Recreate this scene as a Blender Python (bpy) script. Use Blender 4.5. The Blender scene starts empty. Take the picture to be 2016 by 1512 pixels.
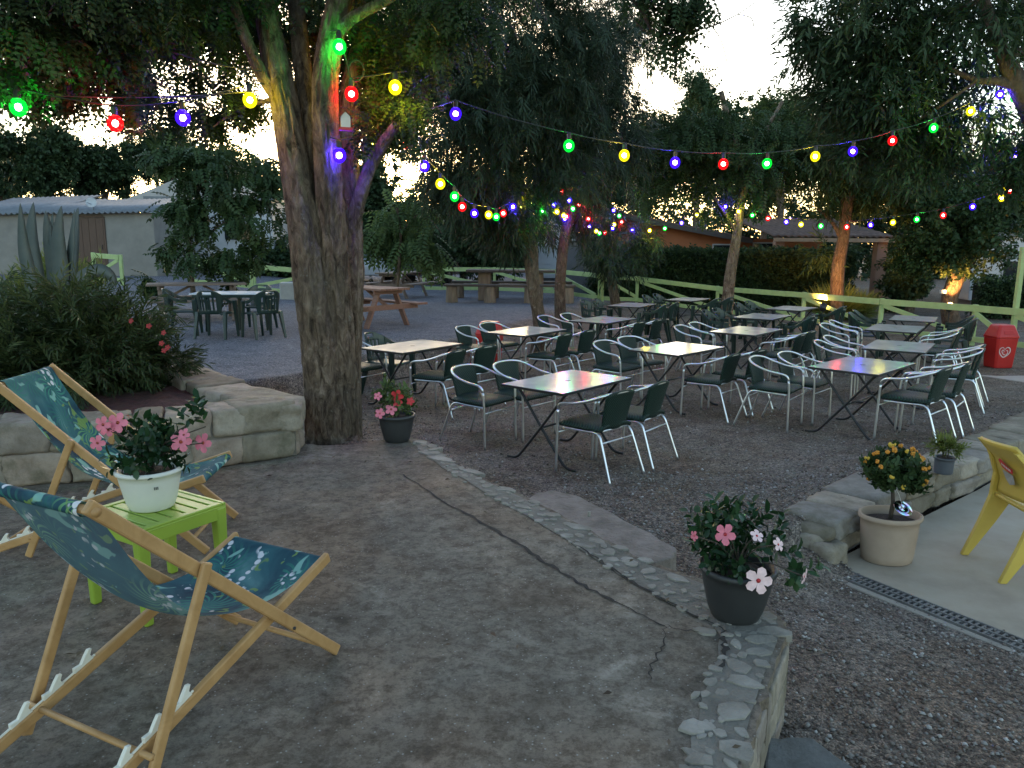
import bpy, math, random
import numpy as np
from mathutils import Vector, Matrix, Quaternion
random.seed(7); RNG=np.random.default_rng(11)
scene=bpy.context.scene
COL=bpy.data.collections.new('scene'); scene.collection.children.link(COL)
PI=math.pi
R=math.radians

# ---------------------------------------------------------------- camera
FPX=1500.0; TH=R(10.42); RO=R(.35); CAMZ=2.0
_c,_s=math.cos(TH),math.sin(TH)
_R0=Vector((1,0,0)); _U0=Vector((0,_s,_c)); _F=Vector((0,_c,-_s))
_R=_R0*math.cos(RO)+_U0*math.sin(RO); _U=_U0*math.cos(RO)-_R0*math.sin(RO)
_O=Vector((0,0,CAMZ))
def ray(u,v): return _R*((u-1008)/FPX)-_U*((v-756)/FPX)+_F
def at(u,v,Y):
    d=ray(u,v); return _O+d*(Y/d.y)
def onz(u,v,z=0.0):
    d=ray(u,v); return _O+d*((z-CAMZ)/d.z)
cd=bpy.data.cameras.new('camera'); cam=bpy.data.objects.new('camera',cd); COL.objects.link(cam)
cd.sensor_width=36; cd.lens=36*FPX/2016; cd.clip_end=2000; cd.clip_start=.05
m=Matrix.Identity(4)
for i in range(3):
    m[i][0]=_R[i]; m[i][1]=_U[i]; m[i][2]=-_F[i]; m[i][3]=_O[i]
cam.matrix_world=m
scene.camera=cam

# ---------------------------------------------------------------- objects
def tag(o,label=None,cat=None,group=None,kind=None):
    if label: o['label']=label
    if cat: o['category']=cat
    if group: o['group']=group
    if kind: o['kind']=kind
    return o
def empty(name,loc=(0,0,0),rz=0.0,label=None,cat=None,group=None):
    o=bpy.data.objects.new(name,None); COL.objects.link(o)
    o.location=loc; o.rotation_euler=(0,0,rz); o.empty_display_size=.1
    return tag(o,label,cat,group)
KIDS={}
def link_child(o,parent):
    if parent is not None:
        o.parent=parent; KIDS.setdefault(parent.name,[]).append(o)
def mesh_np(name,V,F,mat,parent=None,smooth=False,attr=None,bevel=0.0,loc=None):
    """V (n,3), F (k,m) constant-size faces or list of faces"""
    me=bpy.data.meshes.new(name)
    if isinstance(F,np.ndarray):
        V=np.ascontiguousarray(V,dtype=np.float32); k,mm=F.shape
        me.vertices.add(len(V)); me.vertices.foreach_set('co',V.ravel())
        me.loops.add(k*mm); me.loops.foreach_set('vertex_index',np.ascontiguousarray(F,dtype=np.int32).ravel())
        me.polygons.add(k); me.polygons.foreach_set('loop_start',np.arange(0,k*mm,mm,dtype=np.int32))
        me.update(calc_edges=True)
    else:
        me.from_pydata([tuple(v) for v in V],[],F)
    if smooth: me.polygons.foreach_set('use_smooth',np.ones(len(me.polygons),dtype=bool))
    if attr:
        for an,data in attr.items():
            a=me.attributes.new(an,'FLOAT','POINT'); a.data.foreach_set('value',np.ascontiguousarray(data,dtype=np.float32))
    if mat is not None: me.materials.append(mat)
    o=bpy.data.objects.new(name,me); COL.objects.link(o)
    if bevel:
        b=o.modifiers.new('bevel','BEVEL'); b.width=bevel; b.segments=2; b.limit_method='ANGLE'; b.angle_limit=R(40)
    link_child(o,parent)
    if loc is not None: o.location=loc
    return o
class MB:
    def __init__(s): s.v=[]; s.f=[]
    def add(s,vs,fs):
        b=len(s.v); s.v.extend([Vector(q) for q in vs]); s.f.extend([tuple(i+b for i in f) for f in fs]); return s
    def box(s,c,d,rz=0.0,M=None):
        hx,hy,hz=d[0]/2,d[1]/2,d[2]/2
        vs=[Vector((x,y,z)) for z in(-hz,hz) for y in(-hy,hy) for x in(-hx,hx)]
        Q=M if M is not None else Matrix.Rotation(rz,3,'Z')
        return s.add([Q@q+Vector(c) for q in vs],[(0,2,3,1),(4,5,7,6),(0,1,5,4),(2,6,7,3),(0,4,6,2),(1,3,7,5)])
    def bar(s,a,b,w,h,up=(0,0,1),ext=0.0):
        a=Vector(a);b=Vector(b);d=(b-a);L=d.length;d=d/L
        upv=Vector(up); side=d.cross(upv)
        if side.length<1e-5: side=d.cross(Vector((1,0,0)))
        side.normalize(); u=side.cross(d)
        M=Matrix((d,side,u)).transposed()
        return s.box((a+b)/2,(L+2*ext,w,h),M=M)
    def tube(s,pts,r,n=10,cap=True,rn=None,seed=0):
        pts=[Vector(p) for p in pts]; k=len(pts)
        rr=r if isinstance(r,(list,tuple)) else [r]*k
        t0=(pts[1]-pts[0]).normalized(); a=t0.orthogonal().normalized()
        vs=[];prev=t0
        for i,p in enumerate(pts):
            t=(pts[min(i+1,k-1)]-pts[max(i-1,0)])
            t=t.normalized() if t.length>1e-9 else prev
            q=prev.rotation_difference(t); a=q@a; a=(a-t*a.dot(t)).normalized(); prev=t
            b=t.cross(a)
            for j in range(n):
                an=2*PI*j/n; rad=rr[i]*(rn(i,j,an) if rn else 1)
                vs.append(p+a*math.cos(an)*rad+b*math.sin(an)*rad)
        fs=[(i*n+j,i*n+(j+1)%n,(i+1)*n+(j+1)%n,(i+1)*n+j) for i in range(k-1) for j in range(n)]
        if cap: fs+= [tuple(range(n-1,-1,-1)),tuple(range((k-1)*n,k*n))]
        return s.add(vs,fs)
    def lathe(s,prof,n=24,c=(0,0,0),sx=1.0,sy=1.0,cap=(True,False)):
        k=len(prof); vs=[]
        for r,z in prof:
            for j in range(n):
                a=2*PI*j/n; vs.append((c[0]+r*sx*math.cos(a),c[1]+r*sy*math.sin(a),c[2]+z))
        fs=[(i*n+j,i*n+(j+1)%n,(i+1)*n+(j+1)%n,(i+1)*n+j) for i in range(k-1) for j in range(n)]
        if cap[0]: fs.append(tuple(range(n-1,-1,-1)))
        if cap[1]: fs.append(tuple(range((k-1)*n,k*n)))
        return s.add(vs,fs)
    def prism(s,poly,z0,z1):
        n=len(poly); zt=z1 if callable(z1) else (lambda x,y:z1)
        vs=[(x,y,z0) for x,y in poly]+[(x,y,zt(x,y)) for x,y in poly]
        return s.add(vs,[tuple(range(n-1,-1,-1)),tuple(range(n,2*n))]+[(i,(i+1)%n,n+(i+1)%n,n+i) for i in range(n)])
    def extr(s,poly3,d):
        n=len(poly3); d=Vector(d); P=[Vector(p) for p in poly3]
        return s.add(P+[p+d for p in P],[tuple(range(n-1,-1,-1)),tuple(range(n,2*n))]+[(i,(i+1)%n,n+(i+1)%n,n+i) for i in range(n)])
    def grid(s,fn,nu,nv,th=0.0,nrm=None):
        """sheet fn(a,b)->Vector, a,b in 0..1; optional thickness along -normal"""
        P=[[Vector(fn(i/nu,j/nv)) for j in range(nv+1)] for i in range(nu+1)]
        w=nv+1
        if not th:
            return s.add([q for r in P for q in r],[(i*w+j,(i+1)*w+j,(i+1)*w+j+1,i*w+j+1) for i in range(nu) for j in range(nv)])
        Q=[]
        for i in range(nu+1):
            for j in range(w):
                du=P[min(i+1,nu)][j]-P[max(i-1,0)][j]; dv=P[i][min(j+1,nv)]-P[i][max(j-1,0)]
                N=du.cross(dv); N=N.normalized() if N.length>1e-9 else Vector((0,0,1))
                Q.append(P[i][j]-N*th)
        o=(nu+1)*w
        fs=[(i*w+j,(i+1)*w+j,(i+1)*w+j+1,i*w+j+1) for i in range(nu) for j in range(nv)]
        fs+=[(o+i*w+j,o+i*w+j+1,o+(i+1)*w+j+1,o+(i+1)*w+j) for i in range(nu) for j in range(nv)]
        for i in range(nu):
            fs+=[(i*w,o+i*w,o+(i+1)*w,(i+1)*w),(i*w+nv,(i+1)*w+nv,o+(i+1)*w+nv,o+i*w+nv)]
        for j in range(nv):
            fs+=[(j,j+1,o+j+1,o+j),(nu*w+j,o+nu*w+j,o+nu*w+j+1,nu*w+j+1)]
        return s.add([q for r in P for q in r]+Q,fs)
    def sphere(s,c,r,nu=12,nv=8,sc=(1,1,1)):
        prof=[(max(1e-4,math.sin(PI*i/nv)),-math.cos(PI*i/nv)) for i in range(nv+1)]
        b=len(s.v); s.lathe(prof,nu,cap=(False,False))
        for q in range(b,len(s.v)):
            p=s.v[q]; s.v[q]=Vector((c[0]+p.x*r*sc[0],c[1]+p.y*r*sc[1],c[2]+p.z*r*sc[2]))
        return s
    def xf(s,M,start=0):
        for q in range(start,len(s.v)): s.v[q]=M@s.v[q]
        return s
    def build(s,name,mat,parent=None,smooth=False,bevel=0.0):
        return mesh_np(name,s.v,s.f,mat,parent,smooth,None,bevel)
def spline(pts,n=6):
    """Catmull-Rom through pts (any dimension)"""
    P=[np.array(p,float) for p in pts]; out=[]
    for i in range(len(P)-1):
        p0=P[max(i-1,0)];p1=P[i];p2=P[i+1];p3=P[min(i+2,len(P)-1)]
        for k in range(n):
            t=k/n
            out.append(.5*((2*p1)+(-p0+p2)*t+(2*p0-5*p1+4*p2-p3)*t*t+(-p0+3*p1-3*p2+p3)*t**3))
    out.append(P[-1]); return out
def copy_tree(o,parent=None):
    c=o.copy(); COL.objects.link(c)
    if parent is not None: link_child(c,parent)
    for ch in KIDS.get(o.name,[]): copy_tree(ch,c)
    return c
def vnoise(P,scale=1.0,seed=0):
    """cheap smooth value noise on (n,3) -> (n,) in -1..1"""
    P=np.asarray(P,float)*scale+seed*17.13
    I=np.floor(P).astype(np.int64); f=P-I; f=f*f*(3-2*f)
    def h(i,j,k):
        n=(i*374761393+j*668265263+k*2147483647+seed*144665)&0xffffffff
        n=((n^(n>>13))*1274126177)&0xffffffff
        return ((n^(n>>16))&0xffff)/32767.5-1
    r=0
    for a in(0,1):
        for b in(0,1):
            for c in(0,1):
                w=(f[:,0] if a else 1-f[:,0])*(f[:,1] if b else 1-f[:,1])*(f[:,2] if c else 1-f[:,2])
                r=r+w*h(I[:,0]+a,I[:,1]+b,I[:,2]+c)
    return r
def fbm(P,scale=1.0,seed=0,o=4):
    r=0;a=1;t=0
    for i in range(o):
        r=r+a*vnoise(P,scale*2**i,seed+i); t+=a; a*=.5
    return r/t

# ---------------------------------------------------------------- materials
class NT:
    def __init__(s,name):
        s.m=bpy.data.materials.new(name); s.m.use_nodes=True; s.t=s.m.node_tree; s.t.nodes.clear()
        s.out=s.n('ShaderNodeOutputMaterial')
    def n(s,typ,**kw):
        q=s.t.nodes.new(typ)
        for k,v in kw.items():
            if k[0]=='_': setattr(q,k[1:],v)
            else: q.inputs[k.replace('__',' ')].default_value=v
        return q
    def l(s,a,b): s.t.links.new(a,b)
    def coord(s,kind='Object',scale=(1,1,1),rnd=False):
        tc=s.n('ShaderNodeTexCoord'); mp=s.n('ShaderNodeMapping'); mp.inputs['Scale'].default_value=scale
        s.l(tc.outputs[kind],mp.inputs['Vector'])
        if rnd:
            oi=s.n('ShaderNodeObjectInfo'); mu=s.n('ShaderNodeMath',_operation='MULTIPLY'); mu.inputs[1].default_value=37.0
            s.l(oi.outputs['Random'],mu.inputs[0]); s.l(mu.outputs[0],mp.inputs['Location'])
        return mp.outputs['Vector']
    def noise(s,vec,scale,detail=6,rough=.6,dist=0.0):
        q=s.n('ShaderNodeTexNoise'); q.inputs['Scale'].default_value=scale; q.inputs['Detail'].default_value=detail
        q.inputs['Roughness'].default_value=rough; q.inputs['Distortion'].default_value=dist
        if vec is not None: s.l(vec,q.inputs['Vector'])
        return q.outputs['Fac']
    def voro(s,vec,scale,feature='F1',out='Distance',rnd=1.0):
        q=s.n('ShaderNodeTexVoronoi'); q.feature=feature; q.inputs['Scale'].default_value=scale; q.inputs['Randomness'].default_value=rnd
        s.l(vec,q.inputs['Vector']); return q.outputs[out]
    def ramp(s,fac,stops,interp='LINEAR'):
        q=s.n('ShaderNodeValToRGB'); e=q.color_ramp.elements; q.color_ramp.interpolation=interp
        while len(e)<len(stops): e.new(.5)
        for el,(p,c) in zip(e,stops):
            el.position=p; el.color=(*c,1) if len(c)==3 else c
        s.l(fac,q.inputs[0]); return q.outputs[0]
    def mix(s,fac,a,b,mode='MIX'):
        q=s.n('ShaderNodeMix',_data_type='RGBA',_blend_type=mode)
        if isinstance(fac,(int,float)): q.inputs[0].default_value=fac
        else: s.l(fac,q.inputs[0])
        for i,x in ((6,a),(7,b)):
            if isinstance(x,(tuple,list)): q.inputs[i].default_value=(*x[:3],1)
            else: s.l(x,q.inputs[i])
        return q.outputs[2]
    def math(s,op,a,b=None,clamp=False):
        q=s.n('ShaderNodeMath',_operation=op,_use_clamp=clamp)
        for i,x in enumerate((a,b)):
            if x is None: continue
            if isinstance(x,(int,float)): q.inputs[i].default_value=x
            else: s.l(x,q.inputs[i])
        return q.outputs[0]
    def bump(s,h,strength=.4,dist=.01,prev=None):
        q=s.n('ShaderNodeBump'); q.inputs['Strength'].default_value=strength; q.inputs['Distance'].default_value=dist
        s.l(h,q.inputs['Height'])
        if prev is not None: s.l(prev,q.inputs['Normal'])
        return q.outputs['Normal']
    def bsdf(s,color,rough=.6,metal=0.0,normal=None,spec=.5,finish=True):
        q=s.n('ShaderNodeBsdfPrincipled')
        for nm,x in (('Base Color',color),('Roughness',rough),('Metallic',metal),('Specular IOR Level',spec)):
            if isinstance(x,(int,float)): q.inputs[nm].default_value=x
            elif isinstance(x,(tuple,list)): q.inputs[nm].default_value=(*x[:3],1)
            else: s.l(x,q.inputs[nm])
        if normal is not None: s.l(normal,q.inputs['Normal'])
        if finish: s.l(q.outputs[0],s.out.inputs[0])
        return q.outputs[0]
MATS={}
def pm(name,c1,c2=None,rough=.6,scale=6,bump=.0,bscale=60,bdist=.003,metal=0.0,spec=.5,stretch=(1,1,1),c3=None,rv=.1):
    """generic mottled surface: two or three tones, roughness variation, fine bump"""
    if name in MATS: return MATS[name]
    t=NT(name); vec=t.coord('Object',stretch,True)
    f=t.noise(vec,scale,7,.62)
    c2=c2 or tuple(x*.78 for x in c1)
    col=t.ramp(f,[(.32,c2),(.66,c1)] if c3 is None else [(.28,c2),(.5,c1),(.72,c3)])
    f2=t.noise(vec,scale*3.1,4,.6)
    ro=t.math('ADD',t.math('MULTIPLY',f2,2*rv),rough-rv,True)
    nr=None
    if bump: nr=t.bump(t.noise(vec,bscale,5,.65),bump,bdist)
    t.bsdf(col,ro,metal,nr,spec); MATS[name]=t.m; return t.m
def leafmat(name,dark,mid,light,trans=.35,rough=.55):
    t=NT(name)
    a=t.n('ShaderNodeAttribute'); a.attribute_name='rnd'
    col=t.ramp(a.outputs['Fac'],[(0,dark),(.55,mid),(1,light)])
    vec=t.coord('Object'); f=t.noise(vec,.55,3)
    col=t.mix(t.math('MULTIPLY',f,.35),col,tuple(x*.8 for x in dark))
    p=t.bsdf(col,rough,0,None,.25,finish=False)
    tr=t.n('ShaderNodeBsdfTranslucent'); t.l(col,tr.inputs['Color'])
    mx=t.n('ShaderNodeMixShader'); mx.inputs[0].default_value=trans
    t.l(p,mx.inputs[1]); t.l(tr.outputs[0],mx.inputs[2]); t.l(mx.outputs[0],t.out.inputs[0])
    return t.m
# ---------------------------------------------------------------- world, sun
SUN_EL=R(9.0); SUN_AZ=R(-8)          # low glow behind the trees ahead
w=bpy.data.worlds.new('World'); scene.world=w; w.use_nodes=True
nt=w.node_tree; nt.nodes.clear()
wo=nt.nodes.new('ShaderNodeOutputWorld'); bg=nt.nodes.new('ShaderNodeBackground'); sky=nt.nodes.new('ShaderNodeTexSky')
sky.sky_type='NISHITA'; sky.sun_disc=False; sky.sun_elevation=SUN_EL; sky.sun_rotation=SUN_AZ
sky.air_density=1.0; sky.dust_density=1.0; sky.ozone_density=1.0
bg.inputs['Strength'].default_value=0.15
nt.links.new(sky.outputs[0],bg.inputs[0]); nt.links.new(bg.outputs[0],wo.inputs[0])
sl=bpy.data.lights.new('sun','SUN'); sl.energy=.05; sl.angle=R(10); sl.color=(1,.86,.7)
so=bpy.data.objects.new('sun',sl); COL.objects.link(so)
so.rotation_euler=Vector((-math.sin(-SUN_AZ)*-1*math.cos(SUN_EL)*-1, -math.cos(SUN_AZ)*math.cos(SUN_EL), -math.sin(SUN_EL))).to_track_quat('-Z','Y').to_euler()
scene.view_settings.view_transform='Standard'; scene.view_settings.look='None'; scene.view_settings.gamma=1
scene.view_settings.exposure=EXPOSURE=2.0
cy=scene.cycles
cy.max_bounces=7; cy.diffuse_bounces=3; cy.glossy_bounces=3; cy.transmission_bounces=4; cy.transparent_max_bounces=8
cy.caustics_reflective=False; cy.caustics_refractive=False; cy.use_denoising=True; cy.sample_clamp_indirect=3.0
# ---------------------------------------------------------------- terrain
def sst(a,b,x):
    t=np.clip((np.asarray(x,float)-a)/(b-a),0,1); return t*t*(3-2*t)
_by=np.array([-50,8.3,8.72,8.87,9.35,10.9,12.73,15.2,18.9,24,40,80.]); _bx=np.array([-4.3,-4.3,-3.41,-2.93,-2.55,-2.12,-.93,-.09,1.15,3,6,12.])
WALL_A=np.array([2.23,4.9]); WALL_B=np.array([4.1,6.42]); WALL_C=np.array([6.9,8.9])
DRA=np.array([2.13,4.72]); DRB=np.array([2.75,3.77]); DRC=np.array([4.55,1.0])
PATIO=[(2.19,4.78),(4.62,1.0),(10,1.0),(10,9.6),(6.9,8.9),(4.1,6.42),(2.23,4.9)]
def tz(x,y):
    x=np.asarray(x,float); y=np.asarray(y,float)
    bx=np.interp(y,_by,_bx); sl=np.gradient if False else None
    e=.05; dx=(np.interp(y+e,_by,_bx)-np.interp(y-e,_by,_bx))/(2*e)
    d=(bx-x)/np.sqrt(1+dx*dx)
    wd=np.interp(y,[9.5,13,16,24],[.16,.26,1.2,3.0])
    up=sst(-wd,wd*.15,d)*np.interp(y,[6.0,8.2],[0,1])
    z=.4*up
    z=z+.5*sst(5,12,-x)*sst(13,24,y)
    z=z+.34*np.exp(-(((x+1.5)/1.0)**2+((y-6.35)/.6)**2))
    # bank of gravel behind the patio wall
    ab=WALL_B-WALL_A; L=np.hypot(*ab); n=np.array([-ab[1],ab[0]])/L; tt=ab/L
    s=(x-WALL_A[0])*n[0]+(y-WALL_A[1])*n[1]; q=(x-WALL_A[0])*tt[0]+(y-WALL_A[1])*tt[1]
    z=z+.17*np.exp(-(np.clip(s,0,9)/1.0)**2)*sst(-.9,.1,q)*(s>.2)
    # hollow below the patio slab and the slope down to its drain
    dr=DRC-DRA; dl=np.hypot(*dr); dn=np.array([-dr[1],dr[0]])/dl
    sd=(x-DRA[0])*dn[0]+(y-DRA[1])*dn[1]          # >0 on the patio side
    inside=(sd>.12)&(s<.2)
    z=np.where(inside,-.32,z-.115*sst(-1.25,-.06,sd)*sst(.15,-.3,s)*sst(1.05,1.6,x+0*y+(y<2)*3))
    return z
def tzf(x,y): return float(tz(np.array([x]),np.array([y]))[0])
gx=np.concatenate([-np.geomspace(500,9,34)[:-1],np.linspace(-9,10,250),np.geomspace(10,500,34)[1:]])
gy=np.concatenate([[-300,-60,-20,-8],np.linspace(-4,17,270),np.geomspace(17,900,60)[1:]])
X,Y=np.meshgrid(gx,gy,indexing='ij')
Z=tz(X,Y); P3=np.stack([X.ravel(),Y.ravel(),0*X.ravel()],1)
Z=Z+(fbm(P3,.9,3,5)*.02+fbm(P3,5,9,3)*.007).reshape(X.shape)*sst(60,20,np.abs(X)+np.abs(Y))
V=np.stack([X.ravel(),Y.ravel(),Z.ravel()],1)
nx,ny=X.shape; ii=(np.arange(nx-1)[:,None]*ny+np.arange(ny-1)[None]).ravel()
F=np.stack([ii,ii+ny,ii+ny+1,ii+1],1)
upA=sst(-.1,.25,(np.interp(Y,_by,_bx)-X))*sst(7,8.4,Y)
t=NT('gravel'); vec=t.coord('Object')
a=t.n('ShaderNodeAttribute'); a.attribute_name='upper'
cell=t.n('ShaderNodeTexVoronoi'); cell.inputs['Scale'].default_value=60; t.l(vec,cell.inputs['Vector'])
cellb=t.n('ShaderNodeTexVoronoi'); cellb.inputs['Scale'].default_value=120; t.l(vec,cellb.inputs['Vector'])
big=t.noise(vec,.55,5,.6); mid=t.noise(vec,3.2,6,.65); fine=t.noise(vec,160,4,.7)
earth=t.ramp(mid,[(.3,(.105,.074,.052)),(.55,(.175,.132,.098)),(.75,(.235,.19,.15))])
grey=t.ramp(mid,[(.3,(.115,.10,.088)),(.7,(.215,.195,.172))])
mask=t.ramp(t.math('ADD',t.math('MULTIPLY',big,.7),t.math('MULTIPLY',mid,.3)),[(.40,(0,0,0)),(.60,(1,1,1))])
lowc=t.mix(mask,earth,grey)
upc=t.ramp(mid,[(.3,(.12,.125,.15)),(.7,(.19,.195,.225))])
col=t.mix(a.outputs['Fac'],lowc,upc)
sepc=t.n('ShaderNodeSeparateColor'); t.l(cell.outputs['Color'],sepc.inputs[0])
sv=t.ramp(sepc.outputs[0],[(0,(.42,.4,.4)),(.5,(.95,.93,.92)),(.86,(1.25,1.2,1.15)),(1,(1.55,1.5,1.42))])
sepb=t.n('ShaderNodeSeparateColor'); t.l(cellb.outputs['Color'],sepb.inputs[0])
sb=t.ramp(sepb.outputs[1],[(0,(.55,.55,.55)),(.7,(1.05,1.05,1.05)),(1,(1.6,1.55,1.5))])
col=t.mix(1.0,col,sv,'MULTIPLY'); col=t.mix(1.0,col,sb,'MULTIPLY')
h=t.math('ADD',t.math('MULTIPLY',cell.outputs['Distance'],-.6),t.math('MULTIPLY',cellb.outputs['Distance'],-.3))
h=t.math('ADD',h,t.math('MULTIPLY',mid,.5))
t.bsdf(col,.9,0,t.bump(h,.9,.02,t.bump(fine,.4,.003)),.25)
M_GRAVEL=t.m
g=mesh_np('ground',V,F,M_GRAVEL,smooth=True,attr={'upper':upA.ravel()}); tag(g,kind='structure')

# ---------------------------------------------------------------- stones
def cube_template(n=4):
    key={};vs=[];fs=[]
    def vid(p):
        k=tuple(np.round(p,5))
        if k not in key: key[k]=len(vs); vs.append(p)
        return key[k]
    for ax in range(3):
        for sgn in(-1,1):
            for i in range(n):
                for j in range(n):
                    q=[]
                    for (a_,b_) in((i,j),(i+1,j),(i+1,j+1),(i,j+1)):
                        p=np.zeros(3); p[ax]=sgn; p[(ax+1)%3]=2*a_/n-1; p[(ax+2)%3]=2*b_/n-1; q.append(vid(p))
                    fs.append(q if sgn>0 else q[::-1])
    return np.array(vs),np.array(fs)
ST_V,ST_F=cube_template(8)
class NB:
    """numpy mesh builder: collects blocks of quads"""
    def __init__(s): s.V=[];s.F=[];s.n=0;s.A=[]
    def add(s,V,F,a=None):
        s.V.append(V); s.F.append(F+s.n); s.n+=len(V); s.A.append(np.full(len(V),0.5 if a is None else a)); return s
    def build(s,name,mat,parent=None,smooth=False):
        return mesh_np(name,np.concatenate(s.V),np.concatenate(s.F),mat,parent,smooth,{'rnd':np.concatenate(s.A)})
def stone(nb,c,d,rz=0.0,e=6,nz=.12,seed=None,tilt=0.0):
    seed=RNG.integers(1,9999) if seed is None else seed
    p=ST_V/((np.abs(ST_V)**e).sum(1)**(1/e))[:,None]
    p=p*(1+nz*fbm(p+seed*1.37,1.1,int(seed)%97,3)[:,None]*1.6)+nz*.55*np.stack([fbm(p+seed*2.1+k*9,2.7,k,3) for k in range(3)],1)
    q=p*np.array(d)/2
    q[:,2]+=q[:,0]*tilt
    cs,sn=math.cos(rz),math.sin(rz)
    q=np.stack([q[:,0]*cs-q[:,1]*sn,q[:,0]*sn+q[:,1]*cs,q[:,2]],1)+np.array(c)
    nb.add(q,ST_F,RNG.random())
def stonemat(name,stops,bumpd=.012,moss=None):
    t=NT(name); vec=t.coord('Object')
    a=t.n('ShaderNodeAttribute'); a.attribute_name='rnd'
    base=t.ramp(a.outputs['Fac'],stops)
    n1=t.noise(vec,7,8,.68); n2=t.noise(vec,45,6,.7)
    col=t.mix(t.ramp(n1,[(.35,(0,0,0)),(.65,(1,1,1))]),t.mix(1.0,base,(.62,.6,.58),'MULTIPLY'),base)
    col=t.mix(t.math('MULTIPLY',t.ramp(n2,[(.55,(0,0,0)),(.7,(1,1,1))]),.4),col,t.mix(1.0,base,(.5,.48,.45),'MULTIPLY'))
    if moss: col=t.mix(t.ramp(t.noise(vec,3.3,5,.7),[(.54,(0,0,0)),(.66,(.6,.6,.6))]),col,moss)
    t.bsdf(col,.88,0,t.bump(n1,.6,bumpd*2,t.bump(n2,.6,bumpd*.5)),.25)
    return t.m
M_STONE=stonemat('limestone',[(0,(.19,.165,.125)),(.3,(.30,.26,.20)),(.6,(.38,.33,.265)),(.85,(.34,.27,.215)),(1,(.24,.225,.20))],moss=(.10,.095,.06))
M_STONEG=stonemat('grey_stone',[(0,(.17,.17,.16)),(.5,(.23,.23,.215)),(1,(.31,.305,.285))])
M_MORTAR=pm('mortar',(.20,.185,.16),(.13,.12,.10),.9,5,.7,35,.02)
def wall_run(nb,core,pts,h,th,zf,courses,lmin=.28,lmax=.62,cap=True,side=1.0):
    """dry-stone wall along pts (the outer foot line); th to the left of travel when side=+1"""
    P=[np.array(p,float) for p in pts]
    ch=h/courses
    for a,b in zip(P[:-1],P[1:]):
        L=np.hypot(*(b-a)); u=(b-a)/L; n=np.array([-u[1],u[0]])*side; ang=math.atan2(u[1],u[0])
        for k in range(courses):
            s=-.05 if k%2 else 0.0
            while s<L-.05:
                l=min(RNG.uniform(lmin,lmax),L-s+.06)
                if L-s-l<.15: l=L-s+.04
                hh=ch*RNG.uniform(.93,1.06)
                cpt=a+u*(s+l/2)+n*(th/2+RNG.uniform(-.015,.015))
                stone(nb,(cpt[0],cpt[1],zf(*cpt)+ch*(k+.5)),(l*.97,th*RNG.uniform(.93,1.06),hh*.955),ang+RNG.uniform(-.05,.05),16,.10)
                s+=l
        mid=(a+b)/2+n*th/2
        core.box((mid[0],mid[1],zf(*mid)+h/2-.03),(L-.04,th*.8,h-.05),ang)

# ---------------------------------------------------------------- terrace
TER=[(-1.75,6.0),(-1.5,5.92),(-1.2,5.97),(-.98,6.25),(-.72,6.12),(-.41,5.45),(-.2,5.08),(.08,4.72),(.24,4.47),(.47,4.08),(.69,3.7),(.85,3.56),(1.02,3.38),(1.15,3.2),(1.19,3.05),(1.15,2.93),(.98,2.62),(.84,2.35),(.72,2.1),(.62,1.7),(.58,1.0),(.58,-3),(-9,-3),(-9,6.0)]
def jag(poly,i0,i1,n,amp):
    out=[]
    for i in range(len(poly)):
        a=np.array(poly[i]);b=np.array(poly[(i+1)%len(poly)]); out.append(tuple(a))
        if i0<=i<i1:
            L=np.hypot(*(b-a))
            for k in range(1,n): out.append(tuple(a+(b-a)*k/n+RNG.uniform(-amp,amp,2)))
    return out
TERJ=jag(TER,0,19,5,.014)
t=NT('worn_concrete'); vec=t.coord('Object')
n0=t.noise(vec,.75,4,.6,.4); n1=t.noise(vec,3.2,8,.72,.6); n2=t.noise(vec,13,9,.8,.3); n3=t.noise(vec,150,4,.7)
col=t.ramp(n1,[(.28,(.098,.082,.062)),(.43,(.150,.130,.103)),(.58,(.205,.180,.145)),(.75,(.31,.28,.232))])
col=t.mix(t.ramp(n0,[(.42,(0,0,0)),(.62,(1,1,1))]),col,t.mix(1.0,col,(1.12,.94,.82),'MULTIPLY'))
col=t.mix(t.ramp(n2,[(.40,(1,1,1)),(.55,(0,0,0))]),col,t.mix(1.0,col,(.52,.50,.47),'MULTIPLY'))
n5=t.noise(vec,44,7,.8); col=t.mix(t.ramp(n5,[(.40,(.8,.8,.8)),(.52,(0,0,0))]),col,t.mix(1.0,col,(.6,.58,.55),'MULTIPLY'))
n4=t.noise(vec,70,5,.7); col=t.mix(t.ramp(n4,[(.60,(0,0,0)),(.68,(.5,.5,.5))]),col,t.mix(1.0,col,(1.55,1.52,1.45),'MULTIPLY'))
spots=t.voro(vec,34); col=t.mix(t.ramp(spots,[(.05,(.8,.8,.8)),(.16,(0,0,0))]),col,(.33,.325,.30))
t.bsdf(col,.86,0,t.bump(n2,.55,.006,t.bump(n3,.5,.002,t.bump(n1,.4,.02))),.3)
M_CONC=t.m
mb=MB(); mb.prism(TERJ,-.4,.4); ter=mb.build('terrace',M_CONC); tag(ter,kind='structure')
M_CRACK=pm('crack_dirt',(.018,.016,.014),(.03,.026,.022),.95)
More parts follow.
